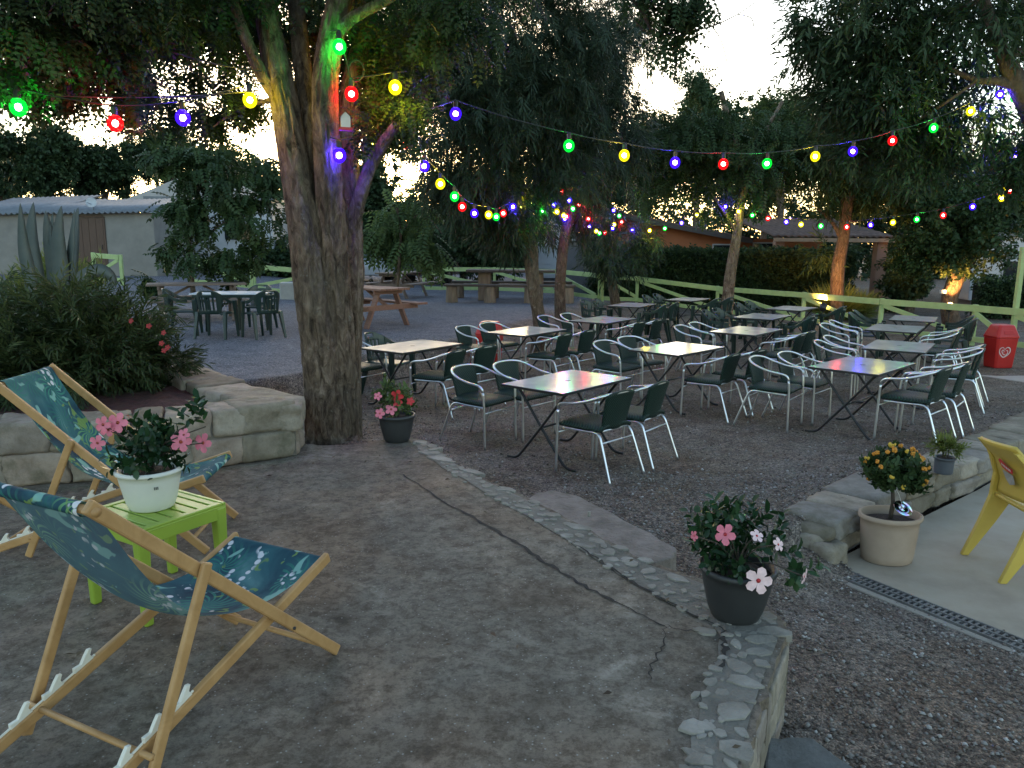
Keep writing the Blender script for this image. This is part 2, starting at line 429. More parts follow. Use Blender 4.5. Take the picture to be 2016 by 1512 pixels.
def ribbon(mb,pts,w,z,seed):
    P=spline(pts,7); rs=np.random.default_rng(seed); vs=[]
    Lp=[]; Rp=[]
    for i,p in enumerate(P):
        d=P[min(i+1,len(P)-1)]-P[max(i-1,0)]; d=d/ (np.hypot(*d)+1e-9); n=np.array([-d[1],d[0]])
        c=p+n*rs.uniform(-.012,.012); ww=w*rs.uniform(.35,1.3)*(.4+.6*math.sin(PI*(i+.6)/(len(P)+.2)))
        Lp.append((*(c+n*ww),z)); Rp.append((*(c-n*ww),z))
    k=len(P); return mb.add(Lp+Rp,[(i+1,i,k+i,k+i+1) for i in range(k-1)])
mb=MB()
ribbon(mb,[(-.76,5.15),(-.44,4.61),(-.17,4.22),(.04,3.9),(.2,3.62),(.37,3.36),(.51,3.18),(.66,3.01)],.011,.4035,1)
ribbon(mb,[(.66,3.01),(.74,2.96),(.87,2.95)],.004,.4075,2)
ribbon(mb,[(.66,3.01),(.62,2.85),(.55,2.7),(.52,2.6)],.004,.4035,3)
ribbon(mb,[(.33,3.92),(.43,3.72),(.61,3.39),(.76,3.16),(.90,2.97)],.008,.4075,4)
ribbon(mb,[(.90,2.97),(.86,2.82),(.80,2.66)],.012,.4075,5)
mb.build('crack',M_CRACK,ter)
# smoother mortar band along the right-hand border, laid a few mm above the slab
JL=[(-.80,5.98),(-.52,5.36),(-.28,4.96),(-.02,4.5),(.21,4.14),(.43,3.72),(.61,3.39),(.76,3.16),(.885,2.985),(.83,2.8),(.70,2.5),(.58,2.2),(.48,1.8),(.42,1.2)]
OL=[(.56,1.2),(.60,1.75),(.70,2.1),(.82,2.36),(.95,2.62),(1.12,2.93),(1.155,3.05),(1.12,3.18),(1.0,3.33),(.83,3.52),(.66,3.67),(.45,4.05),(.22,4.43),(.06,4.68),(-.21,5.05),(-.43,5.44),(-.70,6.08)]
mb=MB(); nJ=28
def rs_(P,n):
    P=np.array(P,float); s=np.concatenate([[0],np.cumsum(np.hypot(*np.diff(P,axis=0).T))]); q=np.linspace(0,s[-1],n); return np.stack([np.interp(q,s,P[:,0]),np.interp(q,s,P[:,1])],1)
a_=rs_(JL,60)+RNG.uniform(-.008,.008,(60,2)); b_=rs_(OL[::-1],60)
mb.add([(*p,.404) for p in a_]+[(*p,.404) for p in b_],[(i+1,i,60+i,61+i) for i in range(59)])
mb.build('border_band',pm('border_mortar',(.175,.158,.130),(.105,.095,.078),.92,4.5,1.0,38,.02,c3=(.225,.205,.17)),ter)
# embedded border stones (flat, a few mm proud of the concrete)
def flat_stone(nb,x,y,rx,ry,rz,z=.4,h=.018):
    k=int(RNG.integers(6,10)); c_,s_=math.cos(rz),math.sin(rz); pl=[]
    for i in range(k):
        a=2*PI*(i+RNG.uniform(-.3,.3))/k; q=RNG.uniform(.72,1.15); X_=rx*q*math.cos(a); Y_=ry*q*math.sin(a); pl.append((x+X_*c_-Y_*s_,y+X_*s_+Y_*c_))
    tx,ty=RNG.uniform(-.05,.05,2)
    nb.prism(pl,z-.02,lambda px_,py_:z+h+tx*(px_-x)+ty*(py_-y))
nb=MB()
for u,v,rx,ry,rz in [(1365,1435,.05,.045,.3),(1390,1435,.035,.03,.2),(1465,1345,.075,.045,-.5),(1440,1400,.085,.055,.5),(1450,1480,.06,.06,.2),(1375,1500,.055,.03,.2),(1390,1245,.05,.03,-.5),(1500,1262,.07,.035,.2),(1490,1285,.05,.03,.1),(1392,1330,.018,.012,0),(1370,1370,.03,.013,.9),
   (1285,1140,.05,.022,-.5),(1315,1168,.04,.016,-.4),(1345,1185,.03,.012,-.4),(1240,1110,.05,.03,-.4),(1330,1140,.07,.04,-.7),(1220,1080,.05,.03,-.6),(1180,1095,.03,.014,-.5),(1195,1118,.032,.014,-.5),(1235,1135,.03,.012,-.4),(1100,1045,.028,.014,-.5),(1120,1055,.03,.014,-.4),(1145,1075,.05,.022,-.4),(1085,1015,.06,.04,-.4),(1030,1000,.07,.035,-.5),(1000,995,.02,.012,-.4),(980,985,.03,.018,-.5),(958,975,.02,.014,-.4),(915,950,.02,.013,-.4),(895,938,.03,.015,-.4),(930,930,.11,.05,-.6),(870,905,.14,.05,-.6),(840,893,.08,.03,-.3),(1000,965,.08,.03,-.6),(1050,990,.05,.03,-.6),(1140,1040,.09,.04,-.6),(1160,1010,.01,.01,0),(1270,1105,.05,.03,-.5),(1400,1180,.06,.04,-.5),(1455,1215,.09,.05,-.2),(1505,1215,.06,.04,-.3)]:
    p=onz(u,v,.4); flat_stone(nb,p.x,p.y,rx,ry,rz+RNG.uniform(-.2,.2),.4-.003,.013)
used=[(p_[0],p_[1],.06) for p_ in [onz(u,v,.4) for u,v in [(1465,1345),(1440,1400),(1450,1480),(870,905),(930,930),(1140,1040),(1330,1140),(1455,1215)]]]
for k_ in range(2600):
    tt_=RNG.random()**1.25; i_=min(int((1-tt_)*59),58); w_=RNG.random(); q_=a_[::-1][58-i_ if False else 59-i_]*0+a_[i_]*(1-w_)+b_[i_]*w_
    r_=RNG.uniform(.018,.062)*(1.15 if w_>.45 else .6)
    if w_>.93 or any((q_[0]-x_)**2+(q_[1]-y_)**2<((r_+s_)*.88)**2 for x_,y_,s_ in used): continue
    if len(used)>210: break
    used.append((q_[0],q_[1],r_)); flat_stone(nb,q_[0],q_[1],r_*RNG.uniform(.9,1.35),r_*RNG.uniform(.55,.9),RNG.uniform(0,3.1),.397,RNG.uniform(.009,.014))
nb.build('edging_stone',pm('edging_stones',(.235,.215,.18),(.15,.135,.11),.88,5.5,1.0,50,.012,c3=(.33,.31,.27)),ter,bevel=.004)
# rough stone face under the right-hand edge
nb=NB()
E_=TER[12:20]
for a,b in zip(E_[:-1],E_[1:]):
    a=np.array(a);b=np.array(b);L=np.hypot(*(b-a));u=(b-a)/L;n=np.array([u[1],-u[0]])
    for z0,hh in((-.1,.19),(.09,.14),(.23,.13)):
        s=0
        while s<L-.02:
            l=min(RNG.uniform(.16,.34),L-s+.02)
            c=a+u*(s+l/2)+n*.022; stone(nb,(c[0],c[1],z0+hh/2),(l,.07,hh*.97),math.atan2(u[1],u[0]),16,.10); s+=l
nb.build('retaining_face',M_STONE,ter,True)
# stone step between terrace and gravel, and the lower one at the right
M_STEP=pm('step_stone',(.20,.165,.138),(.12,.10,.083),.88,6.5,1.0,28,.02,c3=(.26,.225,.195))
def slab(name,pts,z0,z1,mat,label,cat):
    mb=MB(); mb.prism(jag(pts,0,len(pts),4,.012),z0,z1); o=mb.build(name,mat,None,bevel=.012); tag(o,label,cat); return o
slab('stone_step',[(.18,5.37),(.30,5.45),(.50,5.3),(.75,4.82),(1.0,4.36),(.97,4.24),(.80,4.12),(.66,3.82),(.3,4.5),(.0,5.0)],-.05,.2,M_STEP,'pinkish stone step below the terrace edge with pebbles','step')
slab('stone_step',[(1.0,2.66),(1.17,2.66),(1.28,2.42),(1.38,2.0),(1.1,1.6),(.74,1.75),(.8,2.1)],-.15,.13,M_STONEG,'grey mossy stone step beside the terrace corner, bottom of photo','step')

# ---------------------------------------------------------------- planter
PW=[(-4.3,4.55),(-3.37,4.81),(-2.76,4.95),(-2.25,5.17),(-1.97,5.38),(-1.66,5.58)]
nb=NB(); core=MB()
zt=lambda x,y:.40
wall_run(nb,core,PW,.43,.36,zt,2,.20,.44,side=1.0)
# return leg going back beside the mulch
PR=[(-1.60,5.62),(-1.66,5.95),(-2.12,6.35),(-2.75,7.05),(-3.35,7.85),(-3.8,8.5)]
wall_run(nb,core,PR,.40,.42,zt,2,.3,.6,side=1.0)
pw=empty('planter_wall',(0,0,0),0,'low rubble stone wall curving round the mulch bed behind the deck chairs','wall')
nb.build('stonework',M_STONE,pw,False); core.build('mortar',M_MORTAR,pw)
M_MULCH=pm('bark_mulch',(.075,.03,.024),(.03,.014,.012),.9,18,1.0,70,.02,c3=(.12,.05,.04))
mb=MB()
BED=[(-4.6,4.9),(-3.4,5.1),(-2.6,5.25),(-2.05,5.62),(-2.0,5.9),(-2.4,6.3),(-3.0,7.0),(-3.6,7.8),(-4.1,8.6),(-9,9.5),(-9,5)]
def bedz(a,b): return .70
xs=np.linspace(-8,-1.9,90); ys=np.linspace(4.85,9.2,70)
XX,YY=np.meshgrid(xs,ys,indexing='ij')
PP=np.stack([XX.ravel(),YY.ravel(),0*XX.ravel()],1)
ZZ=.70+fbm(PP,1.2,4,4)*.05+fbm(PP,16,6,3)*.035
def inpoly(px,py,poly):
    c=np.zeros(px.shape,bool); n=len(poly)
    for i in range(n):
        x1,y1=poly[i];x2,y2=poly[(i+1)%n]
        cnd=((y1>py)!=(y2>py))&(px<(x2-x1)*(py-y1)/(y2-y1+1e-12)+x1); c^=cnd
    return c
ok=inpoly(PP[:,0],PP[:,1],BED)
VV=PP.copy(); VV[:,2]=np.where(ok,ZZ,.3)
nyb=len(ys); i0=(np.arange(len(xs)-1)[:,None]*nyb+np.arange(nyb-1)[None]).ravel()
FF=np.stack([i0,i0+nyb,i0+nyb+1,i0+1],1); FF=FF[ok[FF].any(1)]
mu=mesh_np('mulch',VV,FF,M_MULCH,smooth=False); tag(mu,kind='stuff',label='dark red bark mulch filling the stone planter',cat='mulch')

# ---------------------------------------------------------------- patio
M_PATIO=pm('patio_concrete',(.33,.275,.205),(.24,.20,.15),.8,2.2,.35,60,.004,c3=(.37,.32,.25))
mb=MB(); mb.prism(PATIO,-.38,-.1); pa=mb.build('patio',M_PATIO); tag(pa,kind='structure')
nb=NB(); core=MB()
wall_run(nb,core,[tuple(WALL_A),(3.13,5.72),tuple(WALL_B),(5.4,7.55),tuple(WALL_C)],.30,.40,lambda x,y:-.12,2,.28,.6,side=1.0)
nb2=nb
for u,v,z,d in [(1600,1055,.03,(.30,.26,.16)),(1630,1085,-.02,(.22,.2,.2)),(1615,1030,.1,(.36,.3,.12)),(1660,1010,.13,(.4,.3,.12))]:
    p=onz(u,v,z); stone(nb2,(p.x,p.y,z-.03),d,.7,5,.16)
w2=empty('garden_wall',(0,0,0),0,'low stone wall between the gravel and the concrete patio','wall')
nb2.build('stonework',M_STONE,w2,False); core.build('mortar',M_MORTAR,w2)
# drain channel
dv=(DRC-DRA); dL=np.hypot(*dv); du=dv/dL; da=math.atan2(du[1],du[0])
dr=empty('drain_grate',(DRA[0],DRA[1],-.105),da,'long slotted drain grate along the patio edge','drain')
M_GRATE=pm('grate_steel',(.20,.195,.185),(.12,.115,.11),.6,9,.2,80,metal=.35)
M_DARKGAP=pm('drain_gap',(.012,.012,.012),(.02,.02,.02),.95)
mb=MB()
for yy in(-.062,0.0,.062): mb.box((dL/2,yy,.004),(dL,.010,.014))
k=0; x=.02
while x<dL:
    mb.box((x,0,.001),(.014,.12,.012)); x+=.036
mb.build('grate',M_GRATE,dr)
mb=MB(); mb.box((dL/2,0,-.03),(dL,.14,.04)); mb.build('channel',M_DARKGAP,dr)
M_KERB=pm('drain_kerb',(.30,.27,.22),(.2,.18,.15),.9,6,.4,40,.006)
mb=MB(); mb.box((dL/2,-.095,-.045),(dL,.05,.09)); mb.build('kerb',M_KERB,dr,bevel=.006)
# flat concrete patch near the red bin on the right
p=onz(1990,752,0); q=onz(1935,742,0)
slab('paving_slab',[(q.x-.1,q.y),(p.x+.0,p.y+.35),(p.x+1.5,p.y+.5),(p.x+1.6,p.y-.35),(p.x+.2,p.y-.45)],-.2,.035,pm('pale_slab',(.36,.31,.27),(.28,.24,.21),.85,4,.3,40,.005),'pale irregular paving slab lying in the gravel near the right edge','slab')
# ---------------------------------------------------------------- furniture materials
M_ALU=pm('brushed_aluminium',(.74,.75,.77),(.64,.65,.67),.30,9,0,160,.001,metal=.95,rv=.05)
t=NT('green_wicker'); vec=t.coord('Object',(1,1,1),True)
wv=t.n('ShaderNodeTexWave'); wv.wave_type='BANDS'; wv.bands_direction='Y'; wv.inputs['Scale'].default_value=26; wv.inputs['Distortion'].default_value=.6; t.l(vec,wv.inputs['Vector'])
wx=t.n('ShaderNodeTexWave'); wx.wave_type='BANDS'; wx.bands_direction='DIAGONAL'; wx.inputs['Scale'].default_value=22; t.l(vec,wx.inputs['Vector'])
h=t.math('MULTIPLY',wv.outputs['Fac'],wx.outputs['Fac'])
col=t.mix(h,(.003,.011,.009),(.016,.060,.043))
col=t.mix(t.math('MULTIPLY',t.noise(vec,4,4),.35),col,(.012,.028,.023))
t.bsdf(col,.5,0,t.bump(h,.8,.006),.3); M_WICK=t.m
t=NT('laminate_top'); vec=t.coord('Object',(1,1,1),True)
n1=t.noise(vec,5,5,.6); n2=t.noise(vec,90,3,.6)
col=t.ramp(n1,[(.3,(.52,.51,.495)),(.7,(.61,.60,.58))])
ro=t.math('ADD',t.math('MULTIPLY',n1,.12),.10)
t.bsdf(col,ro,0,t.bump(n2,.06,.001),.7); M_TOP=t.m
M_BLK=pm('black_steel',(.018,.018,.02),(.012,.012,.013),.38,8,.1,120,.001)
M_RUB=pm('grey_plastic',(.10,.10,.10),None,.6)
M_RESIN=pm('dark_green_resin',(.014,.034,.028),(.010,.026,.021),.33,6,.12,200,.0008)
def chair_bistro():
    r=empty('bistro_chair')
    a=[(.245,.255,0),(.24,.255,.2),(.235,.255,.42),(.225,.262,.57),(.205,.268,.618),(.15,.272,.638),(.02,.272,.655),(-.11,.262,.692),(-.20,.225,.73),(-.255,.14,.752),(-.275,0,.758)]
    b=[(x,-y,z) for x,y,z in a[:-1]][::-1]
    full=spline(a+b,4)
    # front legs (up to the arm bend) and the armrest loop are one tube in reality; legs are cut out as parts
    nL=4*3
    MB().tube(full[nL:-nL],.0125,8).build('armrest',M_ALU,r,True)
    MB().tube(full[:nL+1],.0125,8).build('leg',M_ALU,r,True)
    MB().tube(full[-nL-1:],.0125,8).build('leg',M_ALU,r,True)
    for s in(1,-1):
        q=spline([(.20,.215*s,.405),(0,.215*s,.41),(-.15,.215*s,.415),(-.205,.217*s,.39),(-.235,.222*s,.33),(-.30,.235*s,.15),(-.355,.245*s,0)],4)
        MB().tube(q,.0115,8).build('leg',M_ALU,r,True)
    mb=MB(); mb.tube([(-.232,-.222,.335),(-.232,.222,.335)],.008,8); mb.tube([(.237,-.25,.36),(.237,.25,.36)],.007,8)
    mb.tube([(-.20,-.2,.43),(-.205,0,.43),(-.20,.2,.43)],.009,8)
    mb.build('stretcher',M_ALU,r,True)
    def seat(u,v):
        x=-.215+.455*u; y=(-.225+.45*v)*(1-.10*max(0,(.3-u))/.3)
        e=max(abs(2*v-1)**6, (abs(2*u-1)**8 if u>.5 else 0))
        return (x,y,.452-.030*e-.012*(1-(2*v-1)**2)*math.sin(PI*u))
    MB().grid(lambda u,v:seat(1-u,v),14,12,.03).build('seat',M_WICK,r,True)
    def back(u,v):
        z=.43+.345*u; w=.165+.03*u
        y=(2*v-1)*w; bul=.03*(1-(2*v-1)**2)
        return (-.195-.055*u-.02*u*u-bul+.01,y,z-.035*abs(2*v-1)**2.5*u)
    MB().grid(back,12,10,.016).build('backrest',M_WICK,r,True)
    return r
def table_bistro():
    r=empty('folding_table'); W,D=1.10,.715
    mb=MB(); mb.box((0,0,.724),(W-.012,D-.012,.016)); mb.build('tabletop',M_TOP,r,bevel=.002)
    mb=MB()
    for s in(1,-1):
        mb.box((0,s*(D/2-.003),.7195),(W,.0065,.0235)); mb.box((s*(W/2-.003),0,.7195),(.0065,D-.013,.0235))
    mb.build('edge_band',M_BLK,r,bevel=.002)
    mb=MB(); mb.lathe([(.0,.7322),(.022,.7345),(.03,.733),(.03,.7315)][::-1],16,cap=(False,False)); mb.build('hole_cap',M_BLK,r,True)
    for s in(1,-1):
        for k in(1,-1):
            x0=s*(.40+.012*k)
            q=spline([(x0,-.30*k,.70),(x0,-.26*k,.665),(x0,-.06*k,.415),(x0,.20*k,.10),(x0,.27*k,.032),(x0,.33*k,.014),(x0,.39*k,.012)],4)
            MB().tube(q,.0135,8).build('leg',M_BLK,r,True)
    mb=MB()
    for y in(-.30,.30): mb.tube([(-.42,y,.70),(.42,y,.70)],.011,8)
    mb.tube([(-.40,0,.345),(.40,0,.345)],.009,8); mb.box((0,0,.706),(.9,.05,.012))
    mb.build('underframe',M_BLK,r,True)
    return r
def chair_resin(mat=None):
    mat=mat or M_RESIN
    r=empty('resin_armchair')
    nt_,nz=72,18
    def pos(th,z):
        k=(z-.42)
        lean=-.17*k*max(0,math.cos(th))
        rx=.235; ry=.265
        return Vector((-.02-rx*math.cos(th)*(1.0 if abs(th)<PI/2 else 1.15)+lean,ry*math.sin(th)*(1+.10*k),z))
    def top(th):
        a=abs(math.degrees(th)); return .81-.17*float(sst(18,92,a))
    def bot(th):
        a=abs(math.degrees(th)); return top(th)-.055-( top(th)-.055-.42)*(1-float(sst(40,58,a)))
    def shell(keep):
        vs=[];fs=[]
        for i in range(nt_+1):
            th=R(-118+236*i/nt_)
            for j in range(nz+1):
                z=bot(th)+(top(th)-bot(th))*j/nz; vs.append(pos(th,z))
        for i in range(nt_):
            thd=-118+236*(i+.5)/nt_
            for j in range(nz):
                if keep(thd,j/nz): fs.append((i*(nz+1)+j,(i+1)*(nz+1)+j,(i+1)*(nz+1)+j+1,i*(nz+1)+j+1))
        return vs,fs
    def keepb(t_,q):
        if abs(t_)>50: return False
        col=int((t_+70)//6.6)
        if abs(t_)<33 and .16<q<.70 and col%2==0: return False
        if abs(t_)<15 and .80<q<.90: return False
        return True
    for nm,kp in(('backrest',keepb),('armrest',lambda t_,q:t_>50),('armrest',lambda t_,q:t_<-50)):
        vs,fs=shell(kp); o=mesh_np(nm,vs,fs,mat,r,True); sm=o.modifiers.new('thick','SOLIDIFY'); sm.thickness=.016; sm.offset=0
    def seat(u,v):
        x=.25-.47*u; y=(2*v-1)*(.225-.03*u)
        return (x,y,.43-.018*math.sin(PI*u)*(1-(2*v-1)**2)-.03*(abs(2*v-1)**8)-.02*max(0,.15-u)/.15)
    MB().grid(seat,10,10,.016).build('seat',mat,r,True)
    for sx,sy,tp in((1,1,.62),(1,-1,.62),(-1,1,.45),(-1,-1,.45)):
        mb=MB(); a=Vector((.215*sx if sx>0 else -.17,.235*sy,tp)); b=Vector((.245 if sx>0 else -.275,.262*sy,0))
        vs=[]
        for p,wd in((b,.022),(a*.55+b*.45,.03),(a,.036)):
            vs+=[p+Vector((-wd,-wd*.8,0)),p+Vector((wd,-wd*.8,0)),p+Vector((wd,wd*.8,0)),p+Vector((-wd,wd*.8,0))]
        fs=[(3,2,1,0),(8,9,10,11)]
        for k in(0,4):
            fs+=[(k+i,k+(i+1)%4,k+4+(i+1)%4,k+4+i) for i in range(4)]
        mb.add(vs,fs).build('leg',mat,r,False,bevel=.006)
    return r
# ---------------------------------------------------------------- dining tables and chairs
SC=1.27
TB={ # centre x,y and yaw of the long side (radians) , phrase
'T1':(.415,5.565,.86,'the nearest, colour-striped table'),
'T2':(1.62,7.42,.80,'the table with blue and green reflections'),
'T3':(2.945,6.33,.79,'the front right red and violet-lit table'),
'T4':(-.985,7.48,.94,'the table beside the big trunk'),
'T5':(.168,8.86,.94,'the table in front of the left red bin'),
'T6':(1.225,10.27,.945,'the violet-tinged table right of the thin trunks'),
'T7':(2.79,9.05,.88,'the plain table behind the blue-lit one'),
'T8':(3.935,7.69,.975,'the cream-lit second table of the right row'),
'T9':(4.75,9.42,.977,'the third table of the right row'),
'T10':(3.58,10.91,.92,'the bluish table in the rear middle'),
'T12':(2.02,12.87,1.06,'the rear left table near the fence corner'),
'T11':(5.76/SC,15.72/SC,.9,'the rear table next to the lit floodlight'),
'T13':(4.17/SC,18.17/SC,.95,'the farthest table below the leaning trunk'),
'T14':(7.18/SC,13.62/SC,1.02,'the last table of the right row')}
TLAB={'T1':'grey laminate folding table nearest the camera, striped with many coloured reflections','T2':'folding table mirroring one blue and one yellow bulb, middle row','T3':'folding table with red and violet reflections in front of the right row','T4':'plain grey folding table right beside the big forked trunk','T5':'folding table with one warm bright patch, in front of a red bin','T6':'violet tinged folding table right of the two thin trunks','T7':'plain grey folding table just behind the blue-lit table','T8':'cream-lit folding table, second of the right-hand row','T9':'pale folding table, third of the right-hand row','T10':'bluish grey folding table with dark resin chairs, middle of the rear','T12':'small far folding table with resin chairs near the fence corner','T11':'far folding table with resin chairs beside the glowing floodlight','T13':'farthest folding table, in front of the leaning trunk and hedge','T14':'last folding table of the right-hand row, dark resin chairs round it'}
ptab=None;pal=None;pres=None
PLACE={}
def put(kind,x,y,rz,label,group,cat,z=None):
    global ptab,pal,pres
    if kind=='table':
        if ptab is None: ptab=table_bistro(); o=ptab
        else: o=copy_tree(ptab)
    elif kind=='alu':
        if pal is None: pal=chair_bistro(); o=pal
        else: o=copy_tree(pal)
    else:
        if pres is None: pres=chair_resin(); o=pres
        else: o=copy_tree(pres)
    o.location=(x,y,tzf(x,y)+.004 if z is None else z); o.rotation_euler=(0,0,rz)
    tag(o,label,cat,group); return o
seatpos=[('far','left'),('far','right'),('near','left'),('near','right')]
KIND={'T4':['alu','res','alu','alu'],'T10':['res']*4,'T11':['res','res',None,'res'],'T12':['res','res','res','res'],'T13':['res','res','res','res'],'T14':['res']*4}
OVR={'T1':[(-.14,-.98,4),(.36,-.86,-2),(-.24,.50,-4),(.34,.52,3)],
     'T2':[(-.28,-.72,3),(.30,-.76,-5),(-.22,.62,3),(.36,.66,-2)],
     'T3':[(-.34,-.80,8),(.24,-.74,2),(-.28,.62,-3),(.26,.66,4)],
     'T4':[(-.34,-.62,2),(.26,-.70,10),(-.20,.62,6),(.36,.66,-4)],
     'T5':[(-.28,-.74,4),(.30,-.74,-3),(-.26,.58,2),(.36,.60,-3)]}
for n,(cx,cyy,a,ph) in TB.items():
    cx*=SC; cyy*=SC
    put('table',cx,cyy,a,TLAB[n],'folding tables on the gravel','table')
    e1=np.array([math.cos(a),math.sin(a)]); e2=np.array([math.sin(a),-math.cos(a)])
    for i,(sd,lr) in enumerate(seatpos):
        kd=KIND.get(n,['alu']*4)[i]
        if kd is None: continue
        rs=random.Random(n+str(i))
        if n in OVR: o1,o2,da_=OVR[n][i]
        else:
            o1=(-.29 if lr=='left' else .29)+rs.uniform(-.04,.04); o2=(-.74 if sd=='far' else .62)+rs.uniform(-.05,.05); da_=rs.uniform(-7,7)
        p=np.array([cx,cyy])+e1*o1+e2*o2
        rz=a+(-PI/2 if sd=='far' else PI/2)+R(da_)
        ty='dark resin armchair' if kd=='res' else 'wicker aluminium chair'
        put(kd,p[0],p[1],rz,f"{ty}, {sd} {lr} seat at {ph}",'resin armchairs at the tables' if kd=='res' else 'wicker and aluminium chairs','chair')
# ---------------------------------------------------------------- left resin table with white top on the upper gravel
r=empty('resin_table',(-4.95,13.5,tzf(-4.95,13.5)),.12,'green resin table with a white rectangular top, left of the big tree','table')
M_WTOP=pm('white_top',(.62,.65,.68),(.52,.55,.58),.35,5)
mb=MB(); mb.box((0,0,.72),(1.25,.75,.022)); mb.build('tabletop',M_WTOP,r,bevel=.006)
mb=MB(); mb.box((0,.35,.685),(1.15,.025,.05)); mb.box((0,-.35,.685),(1.15,.025,.05)); mb.box((.56,0,.685),(.025,.68,.05)); mb.box((-.56,0,.685),(.025,.68,.05)); mb.build('apron',M_RESIN,r)
for sx in(1,-1):
    for sy in(1,-1):
        MB().tube([(sx*.52,sy*.3,.70),(sx*.54,sy*.32,.3),(sx*.56,sy*.34,0)],[.032,.026,.02],8).build('leg',M_RESIN,r,True)
for (x,y,rz,lb) in [(-5.72,13.25,.25,'dark green resin armchair at the left end of the white-topped table'),(-5.0,12.85,1.5,'dark green resin armchair with its back to us, before the white-topped table'),(-4.25,12.95,2.35,'dark green resin armchair at the right front of the white-topped table'),(-4.75,14.2,-1.6,'dark green resin armchair behind the white-topped table')]:
    put('res',x,y,rz,lb,'resin armchairs at the tables','chair')

# ---------------------------------------------------------------- deck chairs
M_BEECH=None
t=NT('beech_wood'); vec=t.coord('Object',(1,1,1),True)
g1=t.noise(vec,9,6,.6,1.2); g2=t.noise(vec,120,3,.6)
col=t.ramp(g1,[(.3,(.36,.195,.072)),(.6,(.47,.27,.11)),(.8,(.53,.325,.15))])
col=t.mix(t.math('MULTIPLY',g2,.3),col,(.33,.19,.08))
t.bsdf(col,.48,0,t.bump(g2,.12,.001),.4); M_BEECH=t.m
M_NOTCH=pm('white_nylon',(.74,.70,.60),(.66,.62,.52),.45,8)
# tropical printed canvas: teal and navy with palm fronds, light leaves and white blossoms, all in the cloth's own (u,v) space
def fabric():
    t=NT('tropical_canvas'); uv=t.n('ShaderNodeAttribute'); uv.attribute_name='cloth_uv'
    mp=t.n('ShaderNodeMapping'); t.l(uv.outputs['Vector'],mp.inputs['Vector'])
    oi=t.n('ShaderNodeObjectInfo'); mu=t.n('ShaderNodeMath',_operation='MULTIPLY'); mu.inputs[1].default_value=9.0
    t.l(oi.outputs['Random'],mu.inputs[0]); t.l(mu.outputs[0],mp.inputs['Location'])
    vec=mp.outputs['Vector']
    base=t.ramp(t.noise(vec,4.2,4,.55,.7),[(.30,(.022,.035,.062)),(.42,(.025,.075,.105)),(.56,(.045,.135,.16)),(.72,(.11,.25,.255))])
    # fronds: wave bands bent by distorted radial cells
    vo=t.n('ShaderNodeTexVoronoi'); vo.inputs['Scale'].default_value=4.2; t.l(vec,vo.inputs['Vector'])
    sub=t.n('ShaderNodeVectorMath',_operation='SUBTRACT'); 
    mu2=t.n('ShaderNodeVectorMath',_operation='SCALE'); mu2.inputs['Scale'].default_value=1.0; t.l(vec,mu2.inputs[0])
    t.l(mu2.outputs[0],sub.inputs[0]); t.l(vo.outputs['Position'],sub.inputs[1])
    sx=t.n('ShaderNodeSeparateXYZ'); t.l(sub.outputs[0],sx.inputs[0])
    ang=t.math('ARCTAN2',sx.outputs[1],sx.outputs[0])
    blades=t.math('SINE',t.math('ADD',t.math('MULTIPLY',ang,15.0),t.math('MULTIPLY',vo.outputs['Distance'],30.0)))
    bl=t.ramp(blades,[(.30,(0,0,0)),(.5,(1,1,1))])
    sc_=t.n('ShaderNodeSeparateColor'); t.l(vo.outputs['Color'],sc_.inputs[0])
    fal=t.ramp(vo.outputs['Distance'],[(.30,(1,1,1)),(.62,(.0,.0,.0))])
    on=t.ramp(sc_.outputs[0],[(.15,(0,0,0)),(.2,(1,1,1))])
    m1=t.math('MULTIPLY',t.math('MULTIPLY',bl,fal),on)
    frc=t.ramp(sc_.outputs[1],[(0,(.03,.16,.13)),(.4,(.06,.26,.20)),(.7,(.15,.34,.16)),(1,(.34,.52,.40))])
    col=t.mix(m1,base,frc)
    # broad lime leaves
    n2=t.noise(vec,7.5,2,.4,1.6); col=t.mix(t.ramp(n2,[(.64,(0,0,0)),(.66,(.8,.8,.8))]),col,(.22,.34,.09))
    n3=t.noise(vec,6.1,2,.4,1.4); col=t.mix(t.ramp(n3,[(.62,(0,0,0)),(.65,(.9,.9,.9))]),col,(.25,.48,.42))
    # white blossom clusters
    v2=t.n('ShaderNodeTexVoronoi'); v2.inputs['Scale'].default_value=30; t.l(vec,v2.inputs['Vector'])
    mk=t.ramp(v2.outputs['Distance'],[(.38,(1,1,1)),(.46,(0,0,0))])
    mask=t.ramp(t.noise(vec,5.2,2,.5,.3),[(.60,(0,0,0)),(.63,(1,1,1))])
    col=t.mix(t.math('MULTIPLY',mk,mask),col,(.72,.72,.74))
    wv=t.noise(vec,420,2,.5)
    bk=t.n('ShaderNodeNewGeometry')
    back=t.mix(.55,col,(.10,.15,.19))
    col=t.mix(bk.outputs['Backfacing'],col,back)
    p=t.bsdf(col,.8,0,t.bump(wv,.25,.0012),.15,finish=False)
    tr=t.n('ShaderNodeBsdfTranslucent'); t.l(col,tr.inputs['Color'])
    mx=t.n('ShaderNodeMixShader'); mx.inputs[0].default_value=.18; t.l(p,mx.inputs[1]); t.l(tr.outputs[0],mx.inputs[2]); t.l(mx.outputs[0],t.out.inputs[0])
    return t.m
M_CANVAS=fabric()
def rail(mb,a,b,w=.022,h=.042,bend=None):
    mb.bar(a,b,w,h,up=(0,1,0)); return mb
